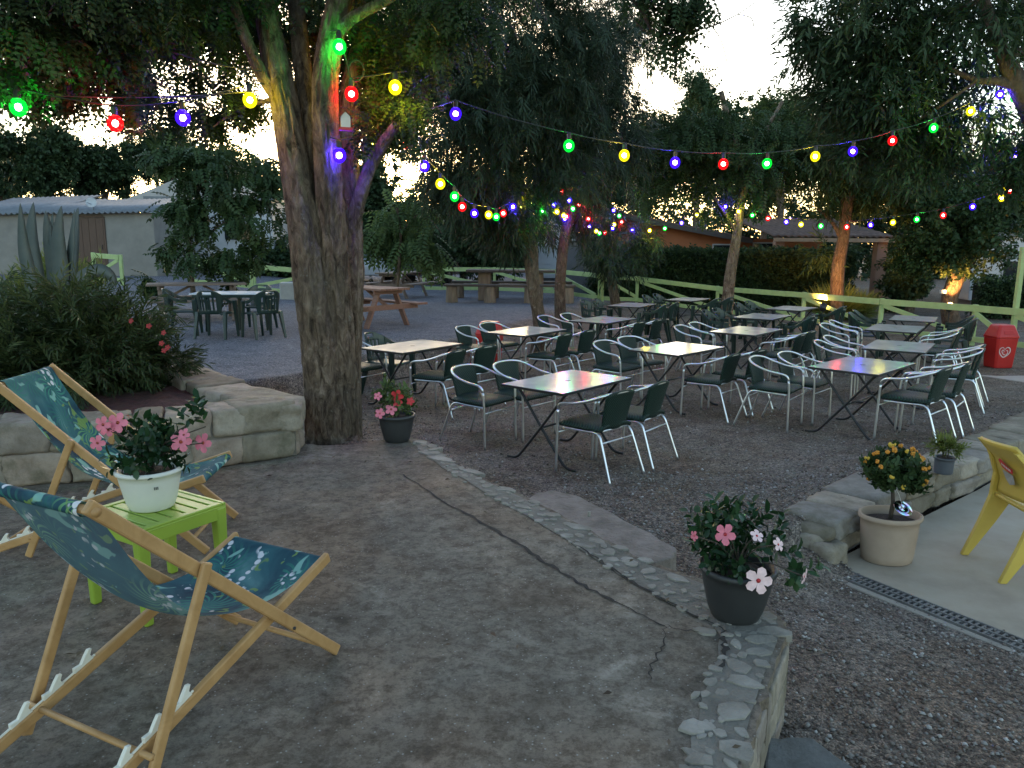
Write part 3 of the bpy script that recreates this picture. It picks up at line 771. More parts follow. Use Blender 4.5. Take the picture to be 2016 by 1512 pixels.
def deckchair(x,y,ph,W,label):
    r=empty('deck_chair',(x,y,.40),ph,label,'deck chair','folding deck chairs on the terrace')
    a,hA,hB,bR,tc,cx,cz=.935,.895,.385,1.10,.66,-.845,.09
    P=lambda X,Yy,Z:Vector((X,Yy,Z))
    for yy in(0,W):
        s=1 if yy==0 else -1
        mb=MB(); mb.bar(P(.045,yy,-.0+.018),P(-a-.02,yy,hA+.03),.0,.0) if False else None
        mb.bar(P(.02,yy,.012),P(-a-.015,yy,hA+.02),.042,.022,up=(0,1,0)); mb.build('rail',M_BEECH,r,bevel=.006)
        mb=MB(); yi=yy+s*.028
        mb.bar(P(.02,yi,hB+.015),P(-bR,yi,.02),.042,.022,up=(0,1,0)); mb.build('seat_rail',M_BEECH,r,bevel=.006)
        mb=MB(); yo=yy-s*.024
        mb.bar(P(-a*tc+.02,yo,hA*tc+.035),P(cx-.02,yo,cz-.075),.036,.02,up=(0,1,0)); mb.build('strut',M_BEECH,r,bevel=.006)
        # nylon notch plate on the rear of the seat rail
        d=(P(-bR,yi,.02)-P(.02,yi,hB+.015)); L=d.length; d.normalize(); nrm=Vector((0,1,0)).cross(d); nrm=nrm if nrm.z>0 else -nrm
        mb=MB()
        base=P(.02,yi,hB+.015)
        mb.bar(base+d*.69+nrm*.0205,base+d*1.13+nrm*.0205,.012,.006,up=(0,1,0))
        for k in range(4):
            q=base+d*(.70+.115*k)+nrm*.02
            mb.extr([q+Vector((0,-.007,0)),q+d*.075+Vector((0,-.007,0)),q+d*.07+nrm*.018+Vector((0,-.007,0)),q+d*.045+nrm*.012+Vector((0,-.007,0)),q+d*.022+nrm*.03+Vector((0,-.007,0)),q+d*.004+nrm*.042+Vector((0,-.007,0)),q-d*.008+nrm*.036+Vector((0,-.007,0)),q+d*.006+nrm*.02+Vector((0,-.007,0))],(0,.014,0))
        mb.build('notch_plate',M_NOTCH,r,bevel=.002)
        mb=MB()
        for (X,Z) in((-a*tc,hA*tc),(-.225,.225)):
            mb.tube([P(X,yy-s*.017,Z),P(X,yy+s*.005,Z)],.006,8)
        mb.build('bolt',M_BLK,r,True)
    MB().tube([P(-a,-.02,hA),P(-a,W+.02,hA)],.013,10).build('top_bar',M_BEECH,r,True)
    MB().tube([P(0,.02,hB),P(0,W-.02,hB)],.013,10).build('front_bar',M_BEECH,r,True)
    MB().tube([P(-.06,0,.075),P(-.06,W,.075)],.011,10).build('crossbar',M_BEECH,r,True)
    MB().tube([P(-bR+.06,.03,.045),P(-bR+.06,W-.03,.045)],.011,10).build('crossbar',M_BEECH,r,True)
    MB().tube([P(cx,-.03,cz+.025),P(cx,W+.03,cz+.025)],.010,10).build('strut_bar',M_BEECH,r,True)
    # canvas sling
    prof=spline([(-a+.010,hA-.024),(-a-.013,hA-.016),(-a-.021,hA+.002),(-a-.010,hA+.020),(-a+.012,hA+.017),(-a+.03,hA-.012),(-.85,.785),(-.775,.655),(-.69,.535),(-.60,.44),(-.49,.385),(-.38,.355),(-.26,.345),(-.13,.362),(-.03,hB+.012),(-.004,hB+.020),(.018,hB+.008),(.018,hB-.010),(.0,hB-.021)],5)
    L=[0]
    for i in range(1,len(prof)): L.append(L[-1]+float(np.hypot(*(prof[i]-prof[i-1]))))
    nv=14; vs=[];fs=[];uvs=[]
    for i,p in enumerate(prof):
        k=math.sin(PI*min(max((L[i]-.05)/(L[-1]-.1),0),1))
        for j in range(nv+1):
            q=j/nv; yy=.035+(W-.07)*q+ (.018*k*(1 if q<.5 else -1)*abs(2*q-1)**2)
            sag=-.035*k*(1-(2*q-1)**2)
            vs.append((p[0]-.3*sag*0,yy,p[1]+sag)); uvs.append((q*W,L[i],0))
    for i in range(len(prof)-1):
        for j in range(nv):
            A=i*(nv+1)+j; fs.append((A,A+nv+1,A+nv+2,A+1))
    o=mesh_np('canvas',vs,fs,M_CANVAS,r,True)
    at_=o.data.attributes.new('cloth_uv','FLOAT_VECTOR','POINT'); at_.data.foreach_set('vector',np.array(uvs,dtype=np.float32).ravel())
    return r
deckchair(-.696,2.763,1.111,.531,'beech deck chair with teal tropical canvas, nearer one, its back to us')
deckchair(-1.602,3.748,.069,.524,'beech deck chair with teal tropical canvas, farther one by the stone wall')

# ---------------------------------------------------------------- lime side table
M_LIME=pm('lime_plastic',(.29,.40,.045),(.25,.35,.04),.38,3,.05,150,.0006)
r=empty('side_table',(-1.60,3.255,.40),1.02,'small lime green plastic side table carrying the white flower pot','table')
mb=MB()
hw=.215
mb.box((0,0,.415),(.43,.43,.012))
nsl=7
for i in range(nsl):
    x=-.185+.37*i/(nsl-1); mb.box((x,0,.4245),(.052,.36,.008))
for s in(1,-1):
    mb.box((s*.205,0,.4265),(.02,.43,.012)); mb.box((0,s*.197,.4262),(.39,.034,.0115))
mb.build('tabletop',M_LIME,r,bevel=.004)
mb=MB()
for s in(1,-1):
    mb.box((s*.207,0,.385),(.012,.40,.055)); mb.box((0,s*.207,.385),(.40,.012,.055))
mb.build('apron',M_LIME,r,bevel=.004)
for sx in(1,-1):
    for sy in(1,-1):
        mb=MB(); vs=[]
        for z,o_,wd in((0,.002,.019),(.36,0,.026),(.415,0,.027)):
            c=Vector((sx*(.19+o_),sy*(.19+o_),z)); vs+=[c+Vector((-wd,-wd,0)),c+Vector((wd,-wd,0)),c+Vector((wd,wd,0)),c+Vector((-wd,wd,0))]
        mb.add(vs,[(3,2,1,0),(8,9,10,11)]+[(k+i,k+(i+1)%4,k+4+(i+1)%4,k+4+i) for k in(0,4) for i in range(4)])
        mb.build('leg',M_LIME,r,bevel=.008)
# ---------------------------------------------------------------- yellow chair
M_YEL=pm('yellow_resin',(.54,.385,.07),(.47,.33,.06),.42,3,.1,160,.0008)
r=empty('yellow_chair',(3.28,4.755,-.1),R(-3),'yellow resin chair with a red and white sticker on its back','chair')
def prof(z):  # x of the back frame at height z
    return float(np.interp(z,[0,.25,.44,.60,.75,.87],[-.15,-.06,-.005,0.0,-.06,-.17]))
YW=.20
mb=MB()
mb.grid(lambda u,v:(prof(.50+.37*u)+.012-.025*(1-(2*v-1)**2),(2*v-1)*(YW-.03*u+.03),.50+.37*u-.03*(v)),12,8,.02); mb.build('backrest',M_YEL,r,True)
for s in(1,-1):
    # rear leg running up into the back frame
    zs=np.linspace(0,.84,22); vs=[];mb=MB()
    for z in zs:
        wd=float(np.interp(z,[0,.40,.46,.84],[.022,.075,.035,.016])); x=prof(z); y=s*(YW+.028-.03*max(0,(z-.5))/.37); th=.017
        vs+=[(x-.02,y-th,z),(x+2*wd-.02,y-th,z),(x+2*wd-.02,y+th,z),(x-.02,y+th,z)]
    n=len(zs); fs=[(3,2,1,0),((n-1)*4,(n-1)*4+1,(n-1)*4+2,(n-1)*4+3)]
    for k in range(n-1): fs+=[(4*k+i,4*k+(i+1)%4,4*k+4+(i+1)%4,4*k+4+i) for i in range(4)]
    mb.add(vs,fs).build('leg',M_YEL,r,bevel=.005)
    vs=[];mb=MB()
    for z,x0,x1 in((0,.42,.46),(.42,.32,.44),(.64,.36,.43)):
        vs+=[(x0,s*.215-.016,z),(x1,s*.215-.016,z),(x1,s*.215+.016,z),(x0,s*.215+.016,z)]
    mb.add(vs,[(3,2,1,0),(8,9,10,11)]+[(k+i,k+(i+1)%4,k+4+(i+1)%4,k+4+i) for k in(0,4) for i in range(4)]); mb.build('leg',M_YEL,r,bevel=.005)
    mb=MB(); mb.tube(spline([(-.0,s*.225,.64),(.15,s*.235,.66),(.32,s*.23,.655),(.42,s*.218,.635)],4),.02,8); mb.build('armrest',M_YEL,r,True)
MB().grid(lambda u,v:(.44-.45*u,(2*v-1)*.20,.44-.015*math.sin(PI*u)),8,8,.022).build('seat',M_YEL,r,True)
# sticker (red banner over a grey patch), on the rear face of the back
M_RED=pm('sticker_red',(.55,.03,.035),(.48,.025,.03),.45); M_SGREY=pm('sticker_grey',(.36,.34,.31),(.27,.26,.24),.5,25); M_WHT=pm('sticker_white',(.75,.72,.66),None,.5)
def onback(y,z,o):
    v=(y/ (YW) +1)/2
    return Vector((prof(z)+.012-.025*(1-(2*v-1)**2)-.0-o-.02*0,y,z))
stk=MB()
def patch(mb,yz,o):
    mb.add([onback(y,z,o) for y,z in yz],[tuple(range(len(yz)))])
OFF=.026
mb=MB(); patch(mb,[(.062,.665),(-.055,.655),(-.05,.595),(0,.578),(.05,.602)],OFF); s1=mb.build('sticker',M_SGREY,r)
mb=MB(); patch(mb,[(.075,.725),(.045,.745),(-.03,.705),(-.072,.70),(-.06,.665),(0,.672),(.05,.685)],OFF+.002); mb.build('banner',M_RED,s1)
mb=MB()
for i in range(6):
    y0=.042-.016*i; zz=.708-.004*i; patch(mb,[(y0,zz+.009),(y0-.009,zz+.006),(y0-.009,zz-.010),(y0,zz-.008)],OFF+.0035)
mb.build('lettering',M_WHT,s1)
# ---------------------------------------------------------------- foliage helpers
def tplr(leaves):
    V=[];F=[]
    for b,d,L,W,up in leaves:
        b=np.array(b,float); d=np.array(d,float); d/=np.linalg.norm(d); up=np.array(up,float)
        s=np.cross(d,up); s/=np.linalg.norm(s)+1e-9; n=np.cross(s,d); k=len(V)
        V+=[b,b+d*L*.28+s*W*.42+n*W*.12,b+d*L*.68+s*W*.44+n*W*.10,b+d*L-n*L*.10,b+d*L*.5-n*L*.03]
        V+=[b+d*L*.68-s*W*.44+n*W*.10,b+d*L*.28-s*W*.42+n*W*.12]
        F+=[[k,k+1,k+2,k+4],[k+4,k+2,k+3,k+3][:0] or [k+2,k+3,k+5,k+4],[k,k+4,k+5,k+6]]
    return np.array(V),np.array(F)
def tpl(leaves):
    """leaves: list of (base xyz, direction xyz, length, width, normal-ish roll) -> verts, quads (two quads per leaf, folded on the midrib)"""
    V=[];F=[]
    for b,d,L,W,up in leaves:
        b=np.array(b,float); d=np.array(d,float); d/=np.linalg.norm(d); up=np.array(up,float)
        s=np.cross(d,up); s/=np.linalg.norm(s)+1e-9; n=np.cross(s,d)
        k=len(V)
        V+= [b, b+d*L*.45+s*W*.5+n*W*.16, b+d*L-n*L*.08, b+d*L*.45-s*W*.5+n*W*.16]
        F+= [[k,k+1,k+2,k+3]]
    return np.array(V),np.array(F)
def T_pinnate(n=6,L=.30,ll=.075,lw=.032,droop=.25):
    lv=[]
    for i in range(n):
        x=L*(.12+.86*i/(n-1)); z=-droop*x*x/L
        for s in(1,-1): lv.append(((x,0,z),(.45,s*.9,-.25),ll*(1-.25*abs(i/(n-1)-.4)),lw,(0,0,1)))
    lv.append(((L,0,-droop*L),(1,0,-.4),ll,lw,(0,0,1)))
    return tpl(lv)
def T_narrow(n=9,L=.34,ll=.11,lw=.016,seed=1):
    rs=np.random.default_rng(seed); lv=[]
    for i in range(n):
        x=L*(.05+.95*i/(n-1)); lv.append(((x,0,-.15*x*x/L),(.7,rs.uniform(-.8,.8),rs.uniform(-.7,.1)),ll*rs.uniform(.7,1.2),lw,(0,rs.uniform(-.6,.6),1)))
    return tpl(lv)
def T_feather(n=16,L=.36,ll=.12,lw=.010,seed=2):
    rs=np.random.default_rng(seed); lv=[]
    for i in range(n):
        x=L*rs.uniform(0,1); lv.append(((x,0,-.1*x*x/L),(1,rs.uniform(-.8,.8),rs.uniform(-.8,.5)),ll*rs.uniform(.6,1.3),lw,(rs.uniform(-.5,.5),rs.uniform(-.6,.6),1)))
    return tpl(lv)
def T_broad(n=7,L=.16,ll=.075,lw=.045,seed=3):
    rs=np.random.default_rng(seed); lv=[]
    for i in range(n):
        x=L*rs.uniform(.1,1); a=rs.uniform(0,2*PI); lv.append(((x,0,0),(.6,math.cos(a),.8*math.sin(a)),ll*rs.uniform(.7,1.2),lw*rs.uniform(.8,1.1),(rs.uniform(-.4,.4),rs.uniform(-.4,.4),1)))
    return tpl(lv)
def T_grass(n=7,L=.4,w=.012,seed=4):
    rs=np.random.default_rng(seed); lv=[]
    for i in range(n):
        a=rs.uniform(0,2*PI); lv.append(((0,0,0),(1,.35*math.cos(a),.35*math.sin(a)),L*rs.uniform(.6,1.1),w,(rs.uniform(-1,1),rs.uniform(-1,1),.6)))
    return tpl(lv)
def scatter(name,P,D,S,T,mat,parent=None,rnd=None,roll=1.0,seed=0):
    """place template T at points P (n,3) pointing along D (n,3) with size S (n,)"""
    rs=np.random.default_rng(seed); n=len(P)
    TV,TF=T; D=D/(np.linalg.norm(D,axis=1,keepdims=True)+1e-9)
    up=np.tile(np.array([0,0,1.0]),(n,1))+rs.normal(0,.35*roll,(n,3))
    s=np.cross(up,D); s/=np.linalg.norm(s,axis=1,keepdims=True)+1e-9; u=np.cross(D,s)
    M=np.stack([D,s,u],2)                                   # columns
    V=np.einsum('nij,vj->nvi',M,TV)*S[:,None,None]+P[:,None,:]
    k=len(TV); F=(TF[None]+(np.arange(n)*k)[:,None,None]).reshape(-1,TF.shape[1])
    a=rs.random(n) if rnd is None else rnd
    A=np.clip(np.repeat(a,k)+rs.normal(0,.10,n*k),0,1)
    return mesh_np(name,V.reshape(-1,3),F,mat,parent,False,{'rnd':A})
def clump_points(cl,per,sub=26,seed=0,sig=.17):
    """cl: list of (cx,cy,cz,rx,ry,rz,weight). Points gathered in sub-clumps so light shows between them"""
    rs=np.random.default_rng(seed); P=[];O=[];A=[]
    for (cx,cy_,cz,rx,ry,rz,wt) in cl:
        ns=max(3,int(per*wt/sub))
        d=rs.normal(size=(ns,3)); d/=np.linalg.norm(d,axis=1,keepdims=True)
        r=rs.random((ns,1))**.42
        C=d*r
        tone=rs.normal(.45,.22,ns)
        for c,tn in zip(C,tone):
            q=c+rs.normal(0,sig,(sub,3))*rs.uniform(.7,1.3)
            P.append(q*np.array([rx,ry,rz])+np.array([cx,cy_,cz])); O.append(q); A.append(np.clip(tn+.5*q[:,2]*.2+rs.normal(0,.12,sub),0,1))
    return np.concatenate(P),np.concatenate(O),np.concatenate(A)
def crown(name,cl,per,T,mat,parent=None,size=1.0,droop=.5,out=.6,seed=0,sub=26,sig=.17,zmin=None):
    P,O,A=clump_points(cl,per,sub,seed,sig)
    if zmin is not None:
        k_=P[:,2]>zmin; P,O,A=P[k_],O[k_],A[k_]
    rs=np.random.default_rng(seed+5)
    D=O*out/(np.linalg.norm(O,axis=1,keepdims=True)+.3)+rs.normal(0,.55,P.shape)+np.array([0,0,-droop])
    S=size*rs.uniform(.7,1.3,len(P))
    return scatter(name,P,D,S,T,mat,parent,A,seed=seed)
L_DARK=leafmat('leaf_dark',(.022,.044,.019),(.040,.072,.030),(.072,.110,.046),.24)
L_MAIN=leafmat('leaf_main',(.024,.048,.016),(.042,.078,.025),(.075,.112,.040),.22)
L_LIGHT=leafmat('leaf_light',(.050,.085,.028),(.085,.14,.045),(.13,.19,.065),.4)
L_YEL=leafmat('leaf_yellow_green',(.11,.14,.03),(.17,.21,.05),(.24,.27,.08),.4)
L_FEATH=leafmat('leaf_feathery',(.018,.034,.018),(.031,.052,.027),(.055,.078,.040),.14)
L_GLOSS=leafmat('leaf_glossy',(.012,.034,.012),(.020,.055,.020),(.035,.085,.03),.15,.32)
L_BUSH=leafmat('leaf_oleander',(.028,.046,.017),(.052,.078,.028),(.095,.118,.045),.25,.5)
M_BARK=None
def bark(name,c1,c2,c3,sc=6):
    t=NT(name); vec=t.coord('Object',(1,1,.36)); v2=t.coord('Object')
    n1=t.noise(vec,sc*3.2,8,.74,.8); vr=t.voro(vec,sc*1.7); n2=t.noise(v2,30,5,.7); n3=t.noise(v2,1.6,4,.6)
    col=t.ramp(n1,[(.36,c1),(.50,c2),(.66,c3)])
    col=t.mix(t.ramp(n3,[(.45,(0,0,0)),(.7,(.55,.55,.55))]),col,(.17,.155,.12))
    lich=t.noise(v2,11,6,.75); col=t.mix(t.ramp(lich,[(.60,(0,0,0)),(.68,(.75,.75,.75))]),col,(.30,.28,.235))
    h=t.math('ADD',t.math('MULTIPLY',n1,1.0),t.math('MULTIPLY',vr,.7))
    t.bsdf(col,.92,0,t.bump(h,1.0,.09,t.bump(n2,.8,.012)),.2); return t.m
M_BARK=bark('bark_furrowed',(.045,.030,.021),(.18,.130,.092),(.36,.28,.205),5)
M_BARKR=bark('bark_reddish',(.055,.037,.026),(.135,.092,.064),(.23,.17,.125),7)
M_TWIG=pm('twig',(.07,.055,.042),(.05,.04,.03),.9,12)
def rnarr(seed,amp,k,n):
    I,J=np.meshgrid(np.arange(k),np.arange(n),indexing='ij'); an=2*PI*J/n
    P=np.stack([np.cos(an).ravel()*2.6,np.sin(an).ravel()*2.6,I.ravel()*.055],1)
    w_=fbm(P,1.0,seed,2); P2=P+np.stack([w_,-w_,0*w_],1)*.35
    r_=1-2.4*np.abs(fbm(P2,2.0,seed+3,3)); q_=fbm(P,.55,seed+9,2)
    A=(1+amp*(r_-.35)+amp*.9*q_).reshape(k,n)
    return lambda i,j,an: float(A[i,j])
def rnf(seed,amp,k=7,n=12):
    rs=random.Random(seed); ph=[rs.uniform(0,6) for _ in range(6)]
    return lambda i,j,an: 1+amp*(math.sin(3*an+ph[0]+.25*i)*.5+math.sin(5*an+ph[1]-.18*i)*.35+math.sin(9*an+ph[2]+.4*i)*.25)
def trunk(parent,limbs,mat,seed=0,name='trunk',n=14,sm=5):
    mb=MB()
    for q,(pts) in enumerate(limbs):
        S=spline([(*p[:3],p[3]) for p in pts],sm)
        big=n>20 and pts[0][3]>.05
        mb.tube([Vector(s[:3]) for s in S],[max(.004,s[3]) for s in S],n if pts[0][3]>.05 else 7,rn=rnarr(seed+q,.15,len(S),n) if big else rnf(seed+q,.10))
    return mb.build(name,mat,parent,True)

# ---------------------------------------------------------------- pots and flowers
M_POTW=pm('white_pot_plastic',(.70,.69,.62),(.62,.61,.55),.42,3,.06,80,.001)
M_POTD=pm('dark_pot_plastic',(.030,.032,.033),(.022,.023,.024),.5,6,.1,90,.001)
M_TERRA=pm('sandy_terracotta',(.36,.27,.20),(.29,.215,.155),.72,5,.15,60,.002)
M_POTB=pm('blue_grey_pot',(.075,.085,.10),(.055,.062,.075),.5,6)
M_SOIL=pm('potting_soil',(.035,.022,.016),(.018,.012,.01),.95,30,.9,60,.015)
def flower(parent,loc,nrm,size,c,kind='flower',col=None):
    key=('petal',)+tuple(c)
    m_=pm('petal_%02d%02d%02d'%tuple(int(x*99) for x in c),c,tuple(x*.8 for x in c),.55,40)
    m2=pm('throat_%02d%02d%02d'%tuple(int(x*99) for x in (col or (.5,.1,.05))),col or (.5,.1,.05),None,.6)
    mb=MB(); q=Vector(nrm).normalized().to_track_quat('Z','Y').to_matrix()
    for k in range(5):
        a=2*PI*k/5; ca,sa=math.cos(a),math.sin(a)
        pr=[(.10,-.07,.0),(.32,-.25,.10),(.62,-.38,.13),(.93,-.24,.04),(1.0,.06,.0),(.80,.34,.09),(.40,.27,.09),(.10,.07,.0)]
        pr2=[(x*ca-y*sa,x*sa+y*ca,z) for x,y,z in pr]
        ctr=(.5*ca,.5*sa,.05)
        vs=[ctr]+pr2; mb.add([q@(Vector(v)*size)+Vector(loc) for v in vs],[(0,i,i%8+1) for i in range(1,9)])
    f=mb.build(kind,m_,parent,True)
    mb=MB(); mb.lathe([(.17*size,.045*size),(.06*size,-.02*size),(.03*size,-.25*size)],8); mb.xf(Matrix.Translation(Vector(loc))@q.to_4x4()); mb.build('throat',m2,f,True)
    return f
def pot(root,rim,h,base,mat,lip=.02,sx=1,sy=1,soil=.03,ribs=False):
    mb=MB(); t_=.008
    pr=[(base*.96,0),(base,.006)]+[(base+(rim-lip*.5-base)*(k/6)**.75,h*(.02+.86*k/6)) for k in range(1,7)]+[(rim,h*.90),(rim+.003,h*.93),(rim,h*.985),(rim-.006,h),(rim-.016,h*.985),(rim-.02,h*.80),(base*.8,h*.5)]
    mb.lathe(pr,40,sx=sx,sy=sy,cap=(True,True)); mb.build('pot',mat,root,True)
    mb=MB(); n=40; rs=random.Random(3)
    mb.lathe([(rim-.019,h-soil-.01),(rim*.6,h-soil+.006),(rim*.25,h-soil+.012),(.004,h-soil+.01)],28,sx=sx,sy=sy,cap=(False,True)); mb.build('soil',M_SOIL,root)
def potplant(root,h,spread,height,n,T,mat,size=1.0,seed=0,cz=.55,sub=9,droop=.0,sig=.25):
    cl=[(0,0,h+height*cz,spread,spread,height*.5,1.0)]
    o=crown('foliage',cl,n,T,mat,root,size,droop,1.0,seed,sub,sig,h+.04)
    mb=MB(); rs=random.Random(seed)
    for k in range(7):
        a=rs.uniform(0,6.28); r=spread*rs.uniform(.2,.7)
        mb.tube([(.02*math.cos(a),.02*math.sin(a),h-.03),(r*.5*math.cos(a),r*.5*math.sin(a),h+height*.35),(r*math.cos(a),r*math.sin(a),h+height*rs.uniform(.5,.9))],[.005,.004,.002],6)
    mb.build('stem',M_TWIG,root,True)
def T_leafy(n=8,L=.15,ll=.075,lw=.036,seed=3):
    rs=np.random.default_rng(seed); lv=[]
    for i in range(n):
        x=L*(i+.5)/n; a=2.4*i; lv.append(((x,0,0),(.75,math.cos(a),math.sin(a)),ll*rs.uniform(.75,1.15),lw*rs.uniform(.85,1.1),(1,rs.uniform(-.3,.3),rs.uniform(-.3,.3))))
    return tplr(lv)
PINK=(.72,.19,.26); PALE=(.80,.56,.56); REDF=(.55,.02,.03)
def fl_at(root,u,v,Y,size,c,toward=(-.1,-1,.35),col=None):
    p=at(u,v,Y); q=root.matrix_world.inverted() if False else None
    lp=Vector(p)-Vector(root.location)
    flower(root,lp,Vector(toward)+Vector((random.uniform(-.4,.4),random.uniform(-.2,.2),random.uniform(-.3,.3))),size,c,col=col)
    return lp
def stalk(mb,root,a,b,r=.003):
    m_=(Vector(a)+Vector(b))/2+Vector((0,0,.03)); mb.tube([a,m_,b],r,6)
# white pot on the lime table
r=empty('potted_plant',(-1.615,3.27,.83),0,'white pot of pink mandevilla standing on the lime green side table','potted plant','flower pots')
pot(r,.142,.185,.095,M_POTW,soil=.025)
potplant(r,.17,.085,.24,110,T_leafy(),L_GLOSS,.62,21,.36,9,-.5,.16)
mb=MB()
for u,v,s in[(203,836,.040),(232,832,.046),(192,872,.036),(212,845,.034),(356,870,.046),(400,872,.046),(362,856,.03)]:
    lp=fl_at(r,u,v,3.22+random.uniform(-.05,.05),s,PINK,(.1,-1,.3)); stalk(mb,r,(0,0,.2),lp)
for u,v in[(395,822),(405,840),(372,838)]:
    lp=at(u,v,3.25)-Vector(r.location); stalk(mb,r,(.02,0,.22),lp)
mb.build('stem',M_TWIG,r,True)
P=np.array([list(at(u,v,3.24)-Vector(r.location)) for u,v in[(392,822),(405,835),(380,840),(398,828),(370,845)]]); scatter('foliage',P,np.random.default_rng(2).normal(0,.5,(len(P),3))+[0,0,.8],np.full(len(P),.75),T_leafy(),L_GLOSS,r)
mb=MB(); 
for i in range(3):
    a=-1.02+.05*i; mb.add([((.1325)*math.cos(b)*1.0,(.1325)*math.sin(b),z) for b,z in((a,.112),(a+.035,.112),(a+.035,.125),(a,.125))],[(0,1,2,3)])
mb.build('price_mark',M_RUB,r)
# dark pot on the terrace corner
r=empty('potted_plant',(.985,3.11,.405),0,'dark pot of pale pink mandevilla on the near right terrace corner','potted plant','flower pots')
pot(r,.165,.235,.105,M_POTD,soil=.03)
potplant(r,.21,.135,.22,110,T_leafy(),L_GLOSS,.70,31,.38,9,-.2,.16)
mb=MB()
for u,v,s,c,tw in[(1493,1143,.050,PALE,(-.1,-1,.25)),(1428,1052,.040,PINK,(-.3,-.6,.5)),(1490,1055,.026,PALE,(.3,-.6,.7)),(1583,1135,.030,PALE,(.8,-.6,-.2)),(1532,1072,.026,PALE,(.5,-.8,.3)),(1367,1055,.02,PINK,(-.6,-.6,.3))]:
    lp=fl_at(r,u,v,2.93+random.uniform(-.03,.03),s*1.15,c,tw,(.65,.05,.06)); stalk(mb,r,(0,0,.24),lp)
mb.build('stem',M_TWIG,r,True)
P=np.array([list(at(u,v,3.08)-Vector(r.location)) for u,v in[(1415,1030),(1425,1022),(1545,1075),(1535,1062),(1560,1135),(1572,1130),(1565,1120),(1385,1050),(1530,1090),(1550,1050),(1400,1040)]]); scatter('foliage',P,np.random.default_rng(4).normal(0,.5,(len(P),3))+[0,0,.5],np.full(len(P),.8),T_leafy(),L_GLOSS,r)
# dark pot beside the trunk
r=empty('potted_plant',(-.945,6.09,.402),0,'dark pot of red and pink flowers beside the big forked trunk','potted plant','flower pots')
pot(r,.155,.225,.10,M_POTD,soil=.03)
potplant(r,.20,.09,.30,90,T_leafy(),L_LIGHT,.60,41,.42,9,-.5,.16)
mb=MB()
for u,v,s,c in[(782,780,.055,REDF),(808,790,.035,REDF),(770,806,.05,PINK),(748,814,.045,PINK),(744,780,.035,PINK),(783,792,.04,REDF)]:
    lp=fl_at(r,u,v,5.98,s,c,(-.1,-1,.2)); stalk(mb,r,(0,0,.22),lp)
mb.build('stem',M_TWIG,r,True)
# lantana in the oval terracotta pot
r=empty('potted_tree',(2.56,4.90,-.098),0,'round-headed orange lantana in a tall oval terracotta pot','potted plant','flower pots')
pot(r,.205,.33,.165,M_TERRA,lip=.03,sx=1.0,sy=.80,soil=.05)
mb=MB(); mb.tube([(0,0,.27),(.008,.0,.40),(-.004,0,.50),(0,0,.58)],[.017,.014,.012,.01],8); mb.tube([(.0,0,.5),(.08,-.02,.6)],[.008,.004],6); mb.tube([(.0,0,.5),(-.09,.02,.62)],[.008,.004],6); mb.build('stem',M_TWIG,r,True)
crown('foliage',[(0,0,.635,.145,.14,.10,1),(-.11,0,.57,.06,.06,.04,.12),(.11,0,.56,.06,.06,.05,.15)],420,T_leafy(7,.075,.046,.027),L_MAIN,r,.8,.1,1.0,51,10,.15)
M_LANT=pm('lantana_orange',(.62,.27,.025),(.55,.20,.02),.7,60,.6,90,.01)
M_LANY=pm('lantana_yellow',(.62,.42,.05),(.55,.33,.03),.7,60,.6,90,.01)
rs=random.Random(8)
for k in range(38):
    a=rs.uniform(0,2*PI); e=rs.uniform(-.75,1.35); q=Vector((.205*math.cos(e)*math.cos(a),.20*math.cos(e)*math.sin(a),.64+.155*math.sin(e)))
    if q.y>.11: continue
    mb=MB(); rr=rs.uniform(.012,.018)
    for j in range(9):
        d=Vector((rs.gauss(0,1),rs.gauss(0,1),rs.gauss(0,1))).normalized(); mb.sphere(q+d*rr*.6,rr*.55,6,4)
    mb.build('flower',M_LANT if k%3 else M_LANY,r,True)
# the mirror disc hanging on the lantana stem
t=NT('rainbow_disc'); tc=t.coord('Object'); sx=t.n('ShaderNodeSeparateXYZ'); t.l(tc,sx.inputs[0])
ang=t.math('ARCTAN2',sx.outputs[1],sx.outputs[0]); fr=t.math('FRACT',t.math('MULTIPLY',ang,.955))
col=t.ramp(fr,[(0,(.8,.8,.85)),(.3,(.45,.85,.75)),(.5,(.5,.55,.95)),(.7,(.75,.45,.85)),(1,(.8,.8,.85))])  # iridescent sheen painted into the base colour, hue by angle
t.bsdf(col,.12,1.0); M_CD=t.m
r=empty('shiny_disc',(2.585,4.80,.30),0,'shiny iridescent disc hung on the stem of the orange lantana','disc')
mb=MB(); mb.lathe([(.060,0),(.0605,.001),(.060,.002),(.008,.002),(.008,0)],40,cap=(False,False)); o=mb.build('disc',M_CD,r,True); o.rotation_euler=(R(34),R(10),0)
mb=MB(); mb.tube([(0,0,0),(-.005,.05,.07),(-.02,.09,.12)],.0012,5); mb.build('thread',M_WHT,r)
# small pot on the garden wall
r=empty('potted_plant',(3.50,5.95,.195),0,'small blue-grey pot with a feathery yellow-green plant on the garden wall','potted plant','flower pots')
pot(r,.083,.135,.068,M_POTB,soil=.012)
potplant(r,.13,.075,.17,150,T_feather(10,.10,.05,.009),L_YEL,.9,61,.35,8,-.5)

